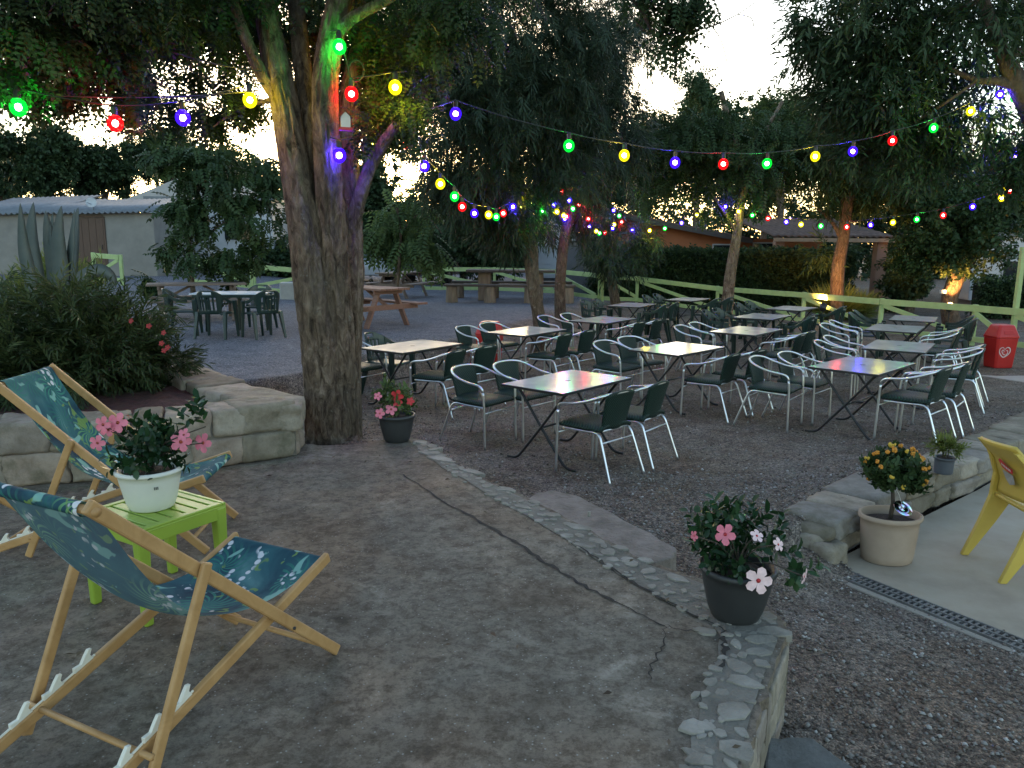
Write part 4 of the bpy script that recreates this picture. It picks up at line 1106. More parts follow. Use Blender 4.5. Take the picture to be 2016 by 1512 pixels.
# ---------------------------------------------------------------- bins
M_BINR=pm('red_bin_plastic',(.50,.022,.018),(.42,.016,.014),.36,4,.05,90,.001)
M_BINW=pm('bin_logo_white',(.66,.56,.54),None,.5)
def heart_swirl(mb,c,sz,ax,ay,off):
    """two-loop heart-shaped swirl of even bands"""
    def stroke(pts,w):
        S=spline(pts,8); L=[];Rr=[]
        for i,p in enumerate(S):
            d=S[min(i+1,len(S)-1)]-S[max(i-1,0)]; d=d/(np.hypot(*d)+1e-9); n=np.array([-d[1],d[0]]); ww=w*(.35+.65*math.sin(PI*(i+1)/(len(S)+1)))
            for lst,q in((L,p+n*ww),(Rr,p-n*ww)): lst.append(Vector(c)+Vector(ax)*q[0]*sz+Vector(ay)*q[1]*sz+Vector(off))
        k=len(S); mb.add(L+Rr,[(i+1,i,k+i,k+i+1) for i in range(k-1)])
    stroke([(-.05,.35),(.35,.72),(.80,.55),(.90,.05),(.62,-.45),(.10,-.85)],.085)
    stroke([(-.05,.35),(-.40,.72),(-.85,.52),(-.92,.02),(-.62,-.50),(-.15,-.85),(.25,-.62),(.52,-.15),(.42,.22),(.12,.15)],.085)
    stroke([(.12,-.28),(.02,-.50),(-.32,-.25),(-.50,.10),(-.34,.30),(-.12,.12),(-.16,-.10)],.075)
def red_bin(x,y,rz,label):
    z=tzf(x,y); r=empty('litter_bin',(x,y,z),rz,label,'bin','red litter bins')
    def ring(hx,hy,z): 
        c=.035; return [(hx-c,-hy,z),(hx,-hy+c,z),(hx,hy-c,z),(hx-c,hy,z),(-hx+c,hy,z),(-hx,hy-c,z),(-hx,-hy+c,z),(-hx+c,-hy,z)]
    mb=MB(); vs=[];rings=[ring(.165,.15,0),ring(.17,.155,.02),ring(.20,.18,.50)]
    for q in rings: vs+=q
    fs=[tuple(range(7,-1,-1))]+[(8*k+i,8*k+(i+1)%8,8*k+8+(i+1)%8,8*k+8+i) for k in range(len(rings)-1) for i in range(8)]+[tuple(range(16,24))]
    mb.add(vs,fs).build('body',M_BINR,r,bevel=.008)
    mb=MB(); vs=[];rings=[ring(.208,.188,.502),ring(.208,.188,.53),ring(.15,.135,.70),ring(.135,.12,.72)]
    for q in rings: vs+=q
    fs=[tuple(range(7,-1,-1))]+[(8*k+i,8*k+(i+1)%8,8*k+8+(i+1)%8,8*k+8+i) for k in range(len(rings)-1) for i in range(8)]+[tuple(range(24,32))]
    mb.add(vs,fs).build('lid',M_BINR,r,bevel=.008)
    mb=MB(); sl=Vector((0,-.025/.48,1)).normalized()
    heart_swirl(mb,(-.045,-.1685,.28),.105,Vector((1,0,0)),sl,Vector((0,-.0035,0)))
    mb.build('emblem',M_BINW,r)
    mb=MB(); n2=Vector((.225,0,.53)); mb.box((0,-.166,.605),(.19,.012,.06),M=Matrix.Rotation(R(-20),3,'X')); mb.build('flap',M_BINR,r,bevel=.004)
    return r
red_bin(8.22,12.75,.12,'red litter bin with white heart swirl emblem near the right edge by the fence')
red_bin(-.38,12.75,-.25,'red litter bin with white heart swirl emblem partly behind wicker chairs')

# ---------------------------------------------------------------- picnic tables
M_PICN=pm('weathered_planks',(.20,.145,.115),(.13,.095,.075),.8,5,.4,50,.004,stretch=(.4,6,6))
M_PICR=pm('red_brown_planks',(.24,.125,.085),(.17,.085,.06),.75,5,.4,50,.004,stretch=(.4,6,6))
def picnic(x,y,rz,mat,label):
    r=empty('picnic_table',(x,y,tzf(x,y)),rz,label,'picnic table','wooden picnic tables')
    mb=MB()
    for k in range(5): mb.box((0,-.30+.15*k,.735),(1.9,.142,.04))
    mb.build('tabletop',mat,r,bevel=.004)
    for s in(1,-1):
        mb=MB()
        for k in range(2): mb.box((0,s*(.62+.145*k),.43),(1.9,.138,.04))
        mb.build('bench',mat,r,bevel=.004)
    for s in(1,-1):
        for k in(1,-1):
            MB().bar((s*.68,k*.20,.71),(s*.68,k*.52,0),.045,.12,up=(1,0,0)).build('leg',mat,r,bevel=.004)
        mb=MB(); mb.box((s*.725,0,.385),(.045,1.52,.10)); mb.box((s*.725,0,.685),(.045,.70,.09)); mb.build('crossbeam',mat,r,bevel=.004)
    mb=MB()
    for s in(1,-1): mb.bar((s*.66,0,.42),(s*.12,0,.70),.045,.07,up=(0,1,0))
    mb.build('brace',mat,r)
    return r
picnic(-6.55,15.9,.42,M_PICN,'grey weathered picnic table behind the green resin chairs')
picnic(-2.95,15.15,2.45,M_PICR,'red-brown picnic table showing its end behind the big trunk')
picnic(-3.35,23.1,1.25,M_PICN,'dark small picnic table farther back right of the big trunk')
M_LOG=pm('split_log',(.24,.18,.13),(.14,.10,.075),.85,6,.7,40,.012,stretch=(3,3,.5))
M_DKPL=pm('dark_planks',(.075,.055,.045),(.045,.035,.03),.75,5,.4,50,.004,stretch=(.4,6,6))
r=empty('log_table',(-.05,22.0,tzf(-.05,22)),-.03,'long dark plank table with plank benches on split log stumps','table')
mb=MB(); 
for k in range(4): mb.box((0,-.36+.24*k,.84),(2.5,.23,.07))
mb.build('tabletop',M_DKPL,r,bevel=.006)
for s in(-1,1): MB().box((s*.75,0,.40),(.36,.5,.80)).build('leg',M_LOG,r,bevel=.03)
for s in(1,-1):
    mb=MB(); mb.box((-.0,s*.95,.475),(3.6,.34,.06)); mb.build('bench',M_DKPL,r,bevel=.008)
    for q in(-1.6,-.55,.55,1.6):
        MB().lathe([(.17,0),(.165,.2),(.15,.44)],9,c=(q,s*.95,0),cap=(True,True)).build('stump',M_LOG,r,bevel=.01)

# ---------------------------------------------------------------- fences
M_FEN=pm('green_fence_paint',(.37,.475,.20),(.29,.38,.155),.6,6,.25,60,.002,stretch=(1,1,1))
def fence(pts,label,heights=None,brace=1,h=.84):
    x0,y0=pts[0]; r=empty('fence',(x0,y0,0),0,label,'fence','green painted wooden fences')
    P=[Vector((x-x0,y-y0,tzf(x,y))) for x,y in pts]
    for i,p in enumerate(P):
        hh=h if not heights or heights[i] is None else heights[i]
        MB().box((p.x,p.y,p.z+hh/2-.05),(.085,.085,hh+.1)).build('post',M_FEN,r,bevel=.006)
    for a,b in zip(P[:-1],P[1:]):
        d=(b-a).normalized(); n=Vector((0,0,1)).cross(d).normalized(); n=-n if n.y>0 else n
        off=n*.065; U=Vector((0,0,1))
        MB().bar(a+off+U*(h-.075),b+off+U*(h-.075),.028,.135,ext=-.002).build('rail',M_FEN,r,bevel=.004)
        MB().bar(a+off+U*.14,b+off+U*.14,.028,.11,ext=-.002).build('rail',M_FEN,r,bevel=.004)
        if brace: 
            s,e=(a,b) if brace>0 else (b,a)
            MB().bar(s+off*.97+U*(h-.155)+(e-s)*.04,e+off*.97+U*.20-(e-s)*.04,.024,.10).build('brace',M_FEN,r,bevel=.004)
    return r
fence([(2.56,21.9),(3.75,23.1),(5.94,22.2),(7.43,19.5),(8.36,17.3),(9.46,15.6),(9.79,14.85),(10.35,13.2),(10.9,11.4)],'long green fence curving along the right behind the dining tables',[None]*6+[2.0,None,None])
fence([(-2.95,25.5),(-.6,25.4),(1.4,24.0),(2.50,22.05)],'green fence behind the long plank table with log stumps')
fence([(-7.6,22.4),(-5.55,22.0)],'short green fence left of the big trunk beyond the picnic table',brace=-1)
fence([(-11.9,21.9),(-10.9,21.45)],'short green gate panel in front of the brown shed door',brace=-1)
fence([(-9.4,22.6),(-7.7,22.9)],'green fence stretch half hidden behind the low leafy tree',brace=1)
# stone block
r=mesh_np('stone_block',*(lambda m:(m.v,m.f))(MB().box((-6.15,21.6,tzf(-6.15,21.6)+.22),(.75,.55,.5),.2)),pm('pale_block',(.42,.41,.38),(.33,.32,.3),.85,5,.4,30,.01),bevel=.03); tag(r,'pale square stone block at the fence end left of the trunk','block')
# boulders in the planter
nb=NB(); stone(nb,(0,0,.28),(.30,.24,.62),.2,3,.15,5); o=nb.build('boulder',M_STONE,None,True); o.location=(-3.62,7.6,.62); tag(o,'tall rounded pale boulder at the right end of the flowering bush','boulder')
nb=NB(); stone(nb,(0,0,.12),(.7,.5,.35),.2,3,.2,9); o=nb.build('boulder',M_STONE,None,True); o.location=(-5.35,7.3,.75); tag(o,'pale boulder at the left edge beside the agave','boulder')
# ---------------------------------------------------------------- agave, bushes
M_AGAVE=pm('agave_leaf',(.080,.105,.098),(.055,.078,.072),.6,3,.2,60,.003,c3=(.11,.12,.105))
AG=at(112,640,8.5); AGZ=.72
r=empty('agave',(AG.x,AG.y,AGZ),0,'large blue-grey agave with tall upright blades in the left planter','plant')
def blade(pts,w,seed):
    S=spline(pts,6); k=len(S); mb=MB(); L=[]
    for i,p in enumerate(S):
        f_=i/(k-1); d=Vector(S[min(i+1,k-1)])-Vector(S[max(i-1,0)]); d.normalize()
        side=d.cross(Vector((.25*math.sin(seed),-1,.15))); side.normalize(); nn=side.cross(d)
        ww=w*(.75+.5*math.sin(PI*min(f_*1.25,1)*.5)-.25*f_)*(1-f_**3.2)+.002
        c=Vector(p); L+=[c-side*ww+nn*ww*.45,c,c+side*ww+nn*ww*.45,c+nn*.02*(1-f_)-nn*ww*.1*0-d*0+nn*(-.028*(1-f_))]
    fs=[]
    for i in range(k-1):
        a=4*i; fs+=[(a,a+1,a+5,a+4),(a+1,a+2,a+6,a+5),(a+2,a+3,a+7,a+6),(a+3,a,a+4,a+7)]
    mb.add(L,fs).build('leaf',M_AGAVE,r,True)
def agp(u,v,Y=8.5): 
    p=at(u,v,Y); return Vector((p.x-AG.x,p.y-AG.y,p.z-AGZ))
for q,(pts,w) in enumerate([([(92,650),(78,560),(66,480),(66,398)],.105),([(80,640),(60,540),(48,480),(40,400)],.07),([(112,645),(108,540),(98,470),(90,415)],.075),([(120,640),(124,550),(118,470),(121,405)],.09),([(150,640),(146,540),(150,470),(154,408)],.085),([(140,640),(136,560),(142,500),(147,412)],.06),([(108,640),(104,560),(103,480),(104,418)],.05),
    ([(110,630),(150,560),(195,533),(222,548),(220,568)],.075),([(95,640),(40,590),(15,580),(-25,620),(-40,660)],.10),([(120,645),(160,590),(190,580),(225,610)],.06),([(90,650),(50,610),(20,620),(0,650)],.08)]):
    blade([agp(u,v,8.5+ (-.25 if q%2 else .1)+(.35 if q>6 else 0)*0) for u,v in pts],w,q)
def bush(name,loc,cl,per,T,mat,label,cat,size=1,droop=0,seed=0,sub=14,sig=.2,out=1.0,group=None):
    r=empty(name,loc,0,label,cat,group)
    crown('foliage',[(c[0]-loc[0],c[1]-loc[1],c[2]-loc[2],*c[3:]) for c in cl],per,T,mat,r,size,droop,out,seed,sub,sig)
    mb=MB(); rs=random.Random(seed)
    for c in cl:
        for k in range(5):
            e=Vector((c[0]-loc[0]+rs.uniform(-.7,.7)*c[3],c[1]-loc[1]+rs.uniform(-.6,.6)*c[4],c[2]-loc[2]+rs.uniform(-.1,.7)*c[5]))
            mb.tube([(e.x*.5,e.y*.5,-.05),e*.6+Vector((0,0,.0)),e],[.012,.009,.004],6)
    mb.build('stem',M_TWIG,r,True); return r
T_OLE=T_narrow(12,.26,.13,.020,7)
ob=bush('oleander_bush',(-3.75,6.6,.68),[(-4.35,6.7,1.12,.75,.6,.42,1.0),(-3.75,6.55,1.12,.62,.55,.46,1.0),(-3.45,6.55,.98,.40,.45,.34,.7),(-4.9,6.4,1.0,.6,.5,.38,.7),(-4.0,6.1,.92,.6,.3,.28,.6),(-3.15,6.85,.88,.22,.3,.2,.25)],800,T_OLE,L_BUSH,'big narrow-leaved bush with a few red flowers in the planter','bush',.72,-.35,71,14,.17)
for k,(u,v) in enumerate([(258,632),(293,642),(318,676),(323,690),(330,684),(322,655)]):
    p=at(u,v,6.0); flower(ob,Vector(p)-Vector(ob.location),(random.uniform(-.3,.3),-1,.4),.023,(.30,.008,.010))
bush('yellow_green_bush',(-5.6,9.6,.7),[(-5.75,9.7,1.32,.5,.4,.34,1.0)],420,T_feather(14,.25,.14,.014),L_YEL,'feathery yellow-green bush at the left edge before the shed','bush',1,-.8,72)
# ---------------------------------------------------------------- trees
def tree(name,label,base,limbs,mat_b,cl,per,T,mat_l,size=1.0,droop=.5,seed=0,sub=26,sig=.17,group=None,out=.6,n=14,sm=5):
    r=empty(name,base,0,label,'tree',group)
    b=Vector(base)
    trunk(r,[[(p[0]-b.x,p[1]-b.y,p[2]-b.z,p[3]) for p in l] for l in limbs],mat_b,seed,'trunk',n,sm)
    crown('crown',[(c[0]-b.x,c[1]-b.y,c[2]-b.z,*c[3:]) for c in cl],per,T,mat_l,r,size,droop,out,seed,sub,sig)
    return r
def px(u,v,Y,ru,rv,ry,wt=1.0):
    """ellipsoid clump: centre seen at (u,v) at depth Y, radii given as it appears, plus a depth radius"""
    p=at(u,v,Y); s=FPX/(Y*1.0); return (p.x,p.y,p.z,ru/s,ry,rv/s,wt)
def lp(u,v,Y,rad): p=at(u,v,Y); return (p.x,p.y,p.z,rad)
# the big forked tree
MTB=(-1.50,6.42,.22)
limbs=[
 [(-1.52,6.36,.0,.30),lp(652,905,6.36,.20),lp(645,860,6.36,.172),lp(638,780,6.38,.152),lp(628,690,6.4,.142),lp(613,580,6.4,.132),lp(600,450,6.42,.128),lp(582,330,6.45,.118),lp(560,200,6.5,.108),lp(535,80,6.6,.098),lp(515,-40,6.7,.09),lp(490,-220,6.9,.075)],
 [lp(606,470,6.55,.09),lp(606,380,6.55,.082),lp(606,240,6.6,.075),lp(592,100,6.7,.07),lp(575,-60,6.8,.06),lp(560,-200,7,.05)],
 [lp(545,190,6.5,.055),lp(512,140,6.45,.048),lp(488,85,6.4,.044),lp(462,10,6.4,.038),lp(440,-90,6.4,.028)],
 [lp(674,905,6.46,.17),lp(670,860,6.46,.148),lp(669,720,6.48,.138),lp(662,600,6.48,.128),lp(652,440,6.45,.115),lp(643,300,6.4,.104),lp(640,180,6.4,.098),lp(655,60,6.45,.092),lp(690,-60,6.5,.085),lp(740,-200,6.6,.07)],
 [lp(690,880,6.75,.105),lp(688,720,6.75,.10),lp(690,560,6.75,.11),lp(688,420,6.8,.10),lp(682,300,6.85,.095),lp(690,180,6.9,.085),lp(715,70,7.0,.075),lp(735,-60,7.1,.065),lp(760,-200,7.2,.05)],
 [lp(692,450,6.75,.07),lp(706,395,6.7,.056),lp(728,330,6.65,.05),lp(756,280,6.6,.044),lp(783,243,6.55,.038)],
 [lp(648,90,6.45,.055),lp(690,40,6.4,.042),lp(760,0,6.3,.036),lp(860,-60,6.1,.03),lp(980,-110,6,.02)],
 [lp(520,0,6.6,.05),lp(420,-40,6.2,.04),lp(300,-30,5.9,.03),lp(180,20,5.6,.02),lp(60,60,5.4,.012)],
 [lp(575,-60,6.8,.05),lp(450,-60,6.9,.04),lp(340,10,7.0,.03),lp(290,120,7.0,.018),lp(240,210,7.0,.01)],
 [lp(560,190,6.5,.03),lp(520,200,6.6,.02),lp(470,215,6.7,.012),lp(420,250,6.7,.007)],
 [lp(620,860,6.35,.09),lp(600,900,6.2,.10),lp(585,930,6.1,.06)],[lp(690,870,6.4,.09),lp(706,905,6.3,.08)],
]
cl=[px(60,25,5.6,110,50,.7,.8),px(200,15,5.8,100,50,.8,.85),px(320,25,6.2,85,45,.8,.75),px(430,-10,6.6,90,45,.8,.8),px(110,92,5.6,70,26,.5,.42),px(235,100,6.0,50,42,.5,.5),px(255,175,6.1,24,38,.25,.22),px(20,120,5.4,40,25,.3,.25),
    px(560,40,7.4,120,70,.8,.8),px(450,95,6.6,30,22,.3,.15),px(470,190,6.9,34,16,.3,.28),px(415,215,6.9,30,14,.25,.20),px(370,140,6.9,30,16,.3,.12),px(310,205,6.9,26,20,.25,.14),px(150,175,6.4,40,16,.3,.2),px(60,165,6.2,40,14,.3,.16),px(690,60,7.2,90,70,.6,.8),px(720,160,7.2,60,50,.4,.5),px(650,220,7.4,45,60,.3,.4),px(770,100,7.2,90,70,.6,.9),px(790,225,6.9,50,40,.3,.4),px(860,40,6.8,110,60,.7,.9),px(735,262,6.8,28,22,.2,.15),
    px(150,-70,5.8,240,80,1.3,1.3),px(560,-90,6.8,260,90,1.4,1.2),px(880,-80,6.8,200,70,1.1,.8),
    (-3.2,3.2,5.0,1.8,1.6,.6,1.5),(-.8,3.4,5.2,1.8,1.5,.6,1.5),(1.6,3.2,5.2,1.6,1.5,.6,1.2),(-3.5,.8,4.9,1.9,1.6,.7,1.4),(-.8,.8,5.2,1.9,1.6,.7,1.4),(1.8,.8,5.2,1.7,1.6,.7,1.2),(-2.4,-1.8,4.8,2.0,1.6,.8,1.3),(.9,-1.8,5.0,2.0,1.6,.8,1.3)]  # unseen overhead clumps, added to shade the terrace and foreground
T_PIN=T_pinnate(6,.30,.074,.034)
tree('forked_tree','big forked tree with furrowed bark at the terrace edge, lit by bulbs',MTB,limbs,M_BARK,cl,560,T_PIN,L_MAIN,.66,.75,81,14,.18,out=.5,n=60,sm=20)
# overhanging sprays at the top right of the middle, with a bare twig
r=tree('overhanging_branch','leafy branch with a bare twig hanging in from the top centre',tuple(at(1260,-60,6.5)),[[lp(1180,-80,6.5,.02),lp(1262,20,6.5,.014),lp(1290,68,6.5,.009),lp(1345,62,6.5,.007),lp(1400,52,6.45,.006),lp(1452,28,6.4,.004),lp(1490,2,6.4,.003)],[lp(1402,52,6.45,.005),lp(1420,80,6.45,.004),lp(1432,125,6.45,.002)],[lp(1452,28,6.4,.003),lp(1478,35,6.4,.002),lp(1484,52,6.4,.0015)],[lp(1290,68,6.5,.006),lp(1268,60,6.5,.005),lp(1240,30,6.5,.003)]],M_TWIG,
    [px(1345,0,6.5,40,20,.25,.26),px(1320,68,6.5,20,22,.15,.14),px(1270,-30,6.6,50,22,.3,.2),px(1378,5,6.5,16,14,.1,.06)],420,T_PIN,L_MAIN,.7,.8,82,12,.2)
# two shaggy trees with thin trunks
B1=(.47,14.1,tzf(.47,14.1)); 
tree('shaggy_tree','shaggy dark feathery tree with a bare reddish trunk behind the left red bin',B1,[[(.47,14.1,-.1,.17),lp(1062,640,14.1,.125),lp(1050,560,14.1,.12),lp(1044,480,14.1,.14),lp(1030,400,14.1,.13),lp(1000,300,14.1,.12),lp(960,180,14.1,.1),lp(930,60,14.1,.07)],[lp(1044,470,14.1,.1),lp(1075,380,14.2,.09),lp(1095,260,14.3,.07),lp(1110,120,14.3,.05)]],M_BARKR,
    [px(960,60,14,170,120,1.6,1.4),px(900,200,13.8,130,110,1.4,1.1),px(1010,230,13.8,140,120,1.4,1.2),px(1010,350,14,80,70,.9,.6),px(930,330,13.9,80,75,.9,.6),px(1110,100,14.4,110,130,1.4,1.1),px(1120,260,14.5,80,110,1.0,.7),px(1010,440,14,55,30,.5,.22),px(850,90,13.6,90,110,1.2,.8),px(985,425,13.8,35,30,.4,.15),px(960,-90,14,260,90,2.0,1.1)],1100,T_feather(18,.42,.16,.013),L_FEATH,1.1,.5,83,22,.17)
B2=(1.12,17.4,tzf(1.12,17.4))
tree('shaggy_tree','shaggy feathery tree with a rough trunk, second of the two by the plank table',B2,[[(1.12,17.4,-.1,.15),lp(1102,580,17.4,.125),lp(1106,520,17.4,.12),lp(1112,470,17.4,.115),lp(1122,410,17.4,.13),lp(1125,330,17.4,.1),lp(1160,220,17.5,.08),lp(1190,100,17.6,.06)],[lp(1112,440,17.4,.06),lp(1095,410,17.3,.05),lp(1085,370,17.3,.04)]],M_BARKR,
    [px(1160,150,17.5,90,130,1.3,1.1),px(1200,300,17.6,60,100,1.0,.55),px(1130,330,17.4,70,70,.9,.6),px(1195,60,17.6,90,90,1.2,.7),px(1150,420,17.4,50,25,.5,.16),px(1090,440,17.2,30,25,.3,.1)],640,T_feather(18,.42,.17,.014),L_FEATH,1.3,.8,84,22,.18)
B3=(3.0,21.3,tzf(3.0,21.3))
tree('small_shaggy_tree','small drooping feathery tree in front of the hedge end by the fence',B3,[[(3.0,21.3,-.1,.15),lp(1206,560,21.3,.13),lp(1203,520,21.3,.12),lp(1210,470,21.3,.09),lp(1225,430,21.3,.05)]],M_BARKR,
    [px(1210,490,21.2,50,35,.8,.4),px(1195,525,21.1,35,15,.5,.14),px(1240,470,21.3,45,35,.6,.3),px(1190,440,21.3,40,35,.6,.25),px(1255,515,21,30,25,.4,.12)],520,T_feather(16,.4,.17,.015),L_FEATH,1.25,.8,85,20,.2)
B4=tuple(at(1432,632,19.6)); B4=(B4[0],B4[1],tzf(B4[0],B4[1]))
tree('leaning_tree','slim grey-barked tree leaning right in front of the hedge',B4,[[(B4[0]-.05,B4[1],-.1,.18),lp(1432,600,19.6,.155),lp(1438,540,19.6,.14),lp(1450,470,19.6,.12),lp(1458,410,19.6,.10),lp(1465,340,19.7,.10),lp(1440,260,19.8,.08),lp(1420,180,19.9,.06)],[lp(1465,340,19.7,.07),lp(1500,270,19.8,.05),lp(1540,200,20,.04)],[lp(1452,460,19.6,.05),lp(1420,410,19.5,.035),lp(1400,380,19.4,.02)]],M_BARK,
    [px(1350,270,20,90,50,1.6,1.1),px(1440,275,20,80,50,1.6,1.0),px(1330,310,20,80,45,1.5,.8),px(1430,325,19.8,95,45,1.5,.9),px(1290,285,20.2,55,55,1.2,.6),px(1520,320,19.9,80,45,1.4,.7),px(1395,405,19.4,35,18,.6,.12),px(1290,375,19.6,45,22,.8,.2),px(1375,165,20.2,28,40,.5,.2),px(1490,385,19.6,35,18,.6,.12),px(1545,260,20.2,70,60,1.1,.6)],620,T_pinnate(6,.42,.12,.05),L_MAIN,.9,.75,86,18,.17)
B5=tuple(at(1646,640,20.8)); B5=(B5[0],B5[1],tzf(B5[0],B5[1]))
tree('narrow_leaved_tree','tall narrow-leaved tree whose trunk glows orange above the floodlight',B5,[[(B5[0],B5[1],-.1,.20),lp(1648,600,20.8,.18),lp(1650,530,20.8,.17),lp(1660,470,20.8,.15),lp(1668,400,20.7,.15),lp(1690,300,20.6,.12),lp(1710,180,20.5,.1)],[lp(1660,480,20.8,.06),lp(1640,440,20.8,.05),lp(1610,410,20.8,.03)]],M_BARKR,
    [px(1680,290,20.5,140,90,1.8,1.3),px(1615,340,20.5,80,45,1.4,.7),px(1735,355,20.5,90,42,1.4,.7),px(1660,385,20.7,50,25,.8,.25),px(1600,260,20.6,80,70,1.3,.7),px(1615,500,21.3,30,25,.5,.12),px(1760,300,20.6,90,80,1.4,.7)],500,T_narrow(11,.5,.20,.028),L_MAIN,1.0,.4,87,22,.17)
B6=tuple(at(1872,640,19.0)); B6=(B6[0],B6[1],tzf(B6[0],B6[1]))
tree('leaning_tree','leaning tree with a round leafy head, trunk lit orange from below',B6,[[(B6[0]+.1,B6[1],-.1,.23),lp(1868,600,19,.19),lp(1878,560,19,.19),lp(1892,530,19,.19),lp(1912,505,19,.16),lp(1930,470,19,.12),lp(1920,420,19,.08)],[lp(1885,545,19,.12),lp(1868,520,18.9,.08),lp(1850,490,18.8,.05)]],M_BARKR,
    [px(1880,440,18.9,95,70,1.2,1.2),px(1830,490,18.8,60,40,.8,.5),px(1920,480,18.9,65,50,.9,.6),px(1870,515,18.6,60,22,.6,.3),px(1945,420,19,55,60,.8,.5),px(1840,400,19.2,60,50,.8,.5)],620,T_broad(8,.26,.11,.06),L_MAIN,1.05,.3,88,20,.19)
# near canopy on the right, its trunk outside the frame
B7=(9.6,11.6,tzf(9.6,11.6))
tree('spreading_tree','tall spreading tree filling the top right corner, pinkish branches at the edge',B7,[[(9.9,11.6,-.2,.3),(9.7,11.6,1.5,.24),lp(2090,330,11.2,.2),lp(2035,220,10.9,.17),lp(1998,155,10.8,.13),lp(1975,105,10.8,.085),lp(1930,-20,11,.06)],[lp(2005,170,10.8,.09),lp(1965,160,10.8,.06),lp(1925,158,10.9,.04),lp(1860,130,11.2,.03),lp(1790,90,11.6,.02)],[lp(2030,230,11,.1),lp(2060,120,11.2,.09),lp(2020,0,11.5,.07)],[lp(1975,108,10.8,.055),lp(2000,104,10.8,.055),lp(2040,95,10.8,.06)],[lp(1930,0,11,.04),lp(1850,30,11.4,.03),lp(1740,40,11.9,.02),lp(1640,60,12,.01)],[lp(1925,158,10.9,.025),lp(1850,210,11.2,.018),lp(1770,260,11.6,.01)]],M_BARKR,
    [px(1720,50,12,110,75,1.3,1.4),px(1850,60,11.6,130,80,1.3,1.3),px(2010,10,12.2,80,60,.8,.6),px(1690,160,12,60,50,.9,.7),px(1780,180,11.8,120,70,1.0,1.0),px(1900,210,11.6,90,60,.8,.6),px(1720,260,12,80,50,.7,.5),px(1840,280,11.7,90,55,.7,.55),px(1975,285,11.4,50,30,.5,.2),px(1990,330,11.2,45,45,.4,.25),px(1645,60,12.2,32,32,.5,.32),px(1830,-70,11.8,220,70,1.8,1.0),px(1590,25,12.3,18,18,.3,.07)],400,T_narrow(11,.40,.145,.030),L_DARK,1.05,.35,89,20,.18)
# mid-left low tree before the tent and the one right of the trunk
B8=(-7.0,16.9,tzf(-7.0,16.9))
tree('low_leafy_tree','low drooping broad-leaved tree in front of the white caravan and tent',B8,[[(-7.0,16.9,-.1,.06),lp(376,540,16.9,.055),lp(372,480,16.9,.05),lp(385,400,16.9,.04),lp(400,330,16.9,.03)],[lp(374,490,16.9,.03),lp(440,440,16.8,.025),lp(500,420,16.7,.015)]],M_BARK,
    [px(360,330,16.8,50,30,.8,.5),px(345,400,16.8,30,30,.5,.25),px(385,430,16.7,45,35,.7,.55),px(320,300,16.9,35,22,.6,.35),px(400,290,16.9,50,26,.7,.5),px(500,340,16.9,45,28,.7,.45),px(430,380,16.8,60,28,.8,.55),px(335,480,16.6,32,22,.4,.18),px(400,500,16.6,50,30,.6,.35),px(480,440,16.7,50,40,.8,.4),px(470,500,16.6,40,35,.5,.35),px(450,560,16.4,30,22,.4,.15),px(530,400,16.8,40,40,.6,.3),px(300,550,16.5,14,12,.2,.05),px(440,330,16.9,45,30,.7,.35)],260,T_pinnate(5,.40,.16,.085),L_MAIN,.72,.85,90,14,.18)
B9=(-3.05,19.5,tzf(-3.05,19.5))
tree('low_leafy_tree','young tree with long drooping leaves right of the big trunk',B9,[[(-3.05,19.5,-.1,.05),lp(786,520,19.5,.045),lp(788,460,19.5,.04),lp(782,410,19.5,.03)],[lp(787,460,19.5,.02),lp(830,420,19.4,.02),lp(870,460,19.3,.01)]],M_BARK,
    [px(770,430,19.5,40,24,.7,.5),px(800,465,19.4,40,24,.7,.4),px(850,465,19.3,20,34,.4,.25),px(740,460,19.6,25,25,.5,.2),px(810,405,19.6,40,18,.6,.25)],240,T_pinnate(7,.55,.15,.06),L_LIGHT,1.0,.95,91,14,.2)
# trees standing along the back of the site
BK=[('dark rounded tree far left behind the shed roof',80,310,34,80,75,L_DARK,'b'),('tall dark tree behind the shed, left',-10,330,38,70,55,L_DARK,'b'),('dark tree between shed and tent, behind',195,320,36,75,65,L_DARK,'b'),('dark tree behind the tent peak',320,300,38,75,75,L_DARK,'p'),('dark tree behind the tent, left of the trunk',460,360,37,70,55,L_DARK,'b'),('tree in the gap just left of the big trunk',540,460,34,80,90,L_DARK,'b'),
    ('dark tree just right of the big trunk, behind',760,400,33,110,140,L_DARK,'b'),('dark tree behind the parked cars',880,420,31,120,120,L_DARK,'p'),('dark broad shrub tree behind the plank table',960,470,28.5,90,70,L_DARK,'b'),('tree behind the white clapboard hut',1130,370,34,100,90,L_DARK,'p'),('tree rising behind the left end of the tiled roof',1270,330,36,120,130,L_DARK,'b'),('tree with a pointed top left of the bright sky gap',1375,235,34,50,75,L_DARK,'p'),
    ('tree behind the tiled roof, centre right',1510,300,37,120,130,L_DARK,'b'),('tall tree right of the bright sky gap',1545,240,33,55,70,L_MAIN,'p'),('dark tree behind the porch pillar',1660,340,36,120,140,L_DARK,'b'),('tree beyond the porch at the right',1790,380,34,110,120,L_DARK,'p'),('tree at the far right behind the leaning tree',1930,400,30,120,130,L_DARK,'b'),('dark tree at the right edge beyond the fence',2040,360,27,110,170,L_DARK,'b'),('low bright shrub beyond the porch pillar',1800,490,24,45,45,L_MAIN,'b'),('pale rounded shrub beside the porch pillar',1790,560,23,40,38,L_DARK,'b'),('low dark bush at the foot of the mid-left trees',560,520,30,70,45,L_DARK,'b')]
T_FARP=T_pinnate(5,.8,.26,.13); T_FARB=T_broad(8,.6,.30,.19)
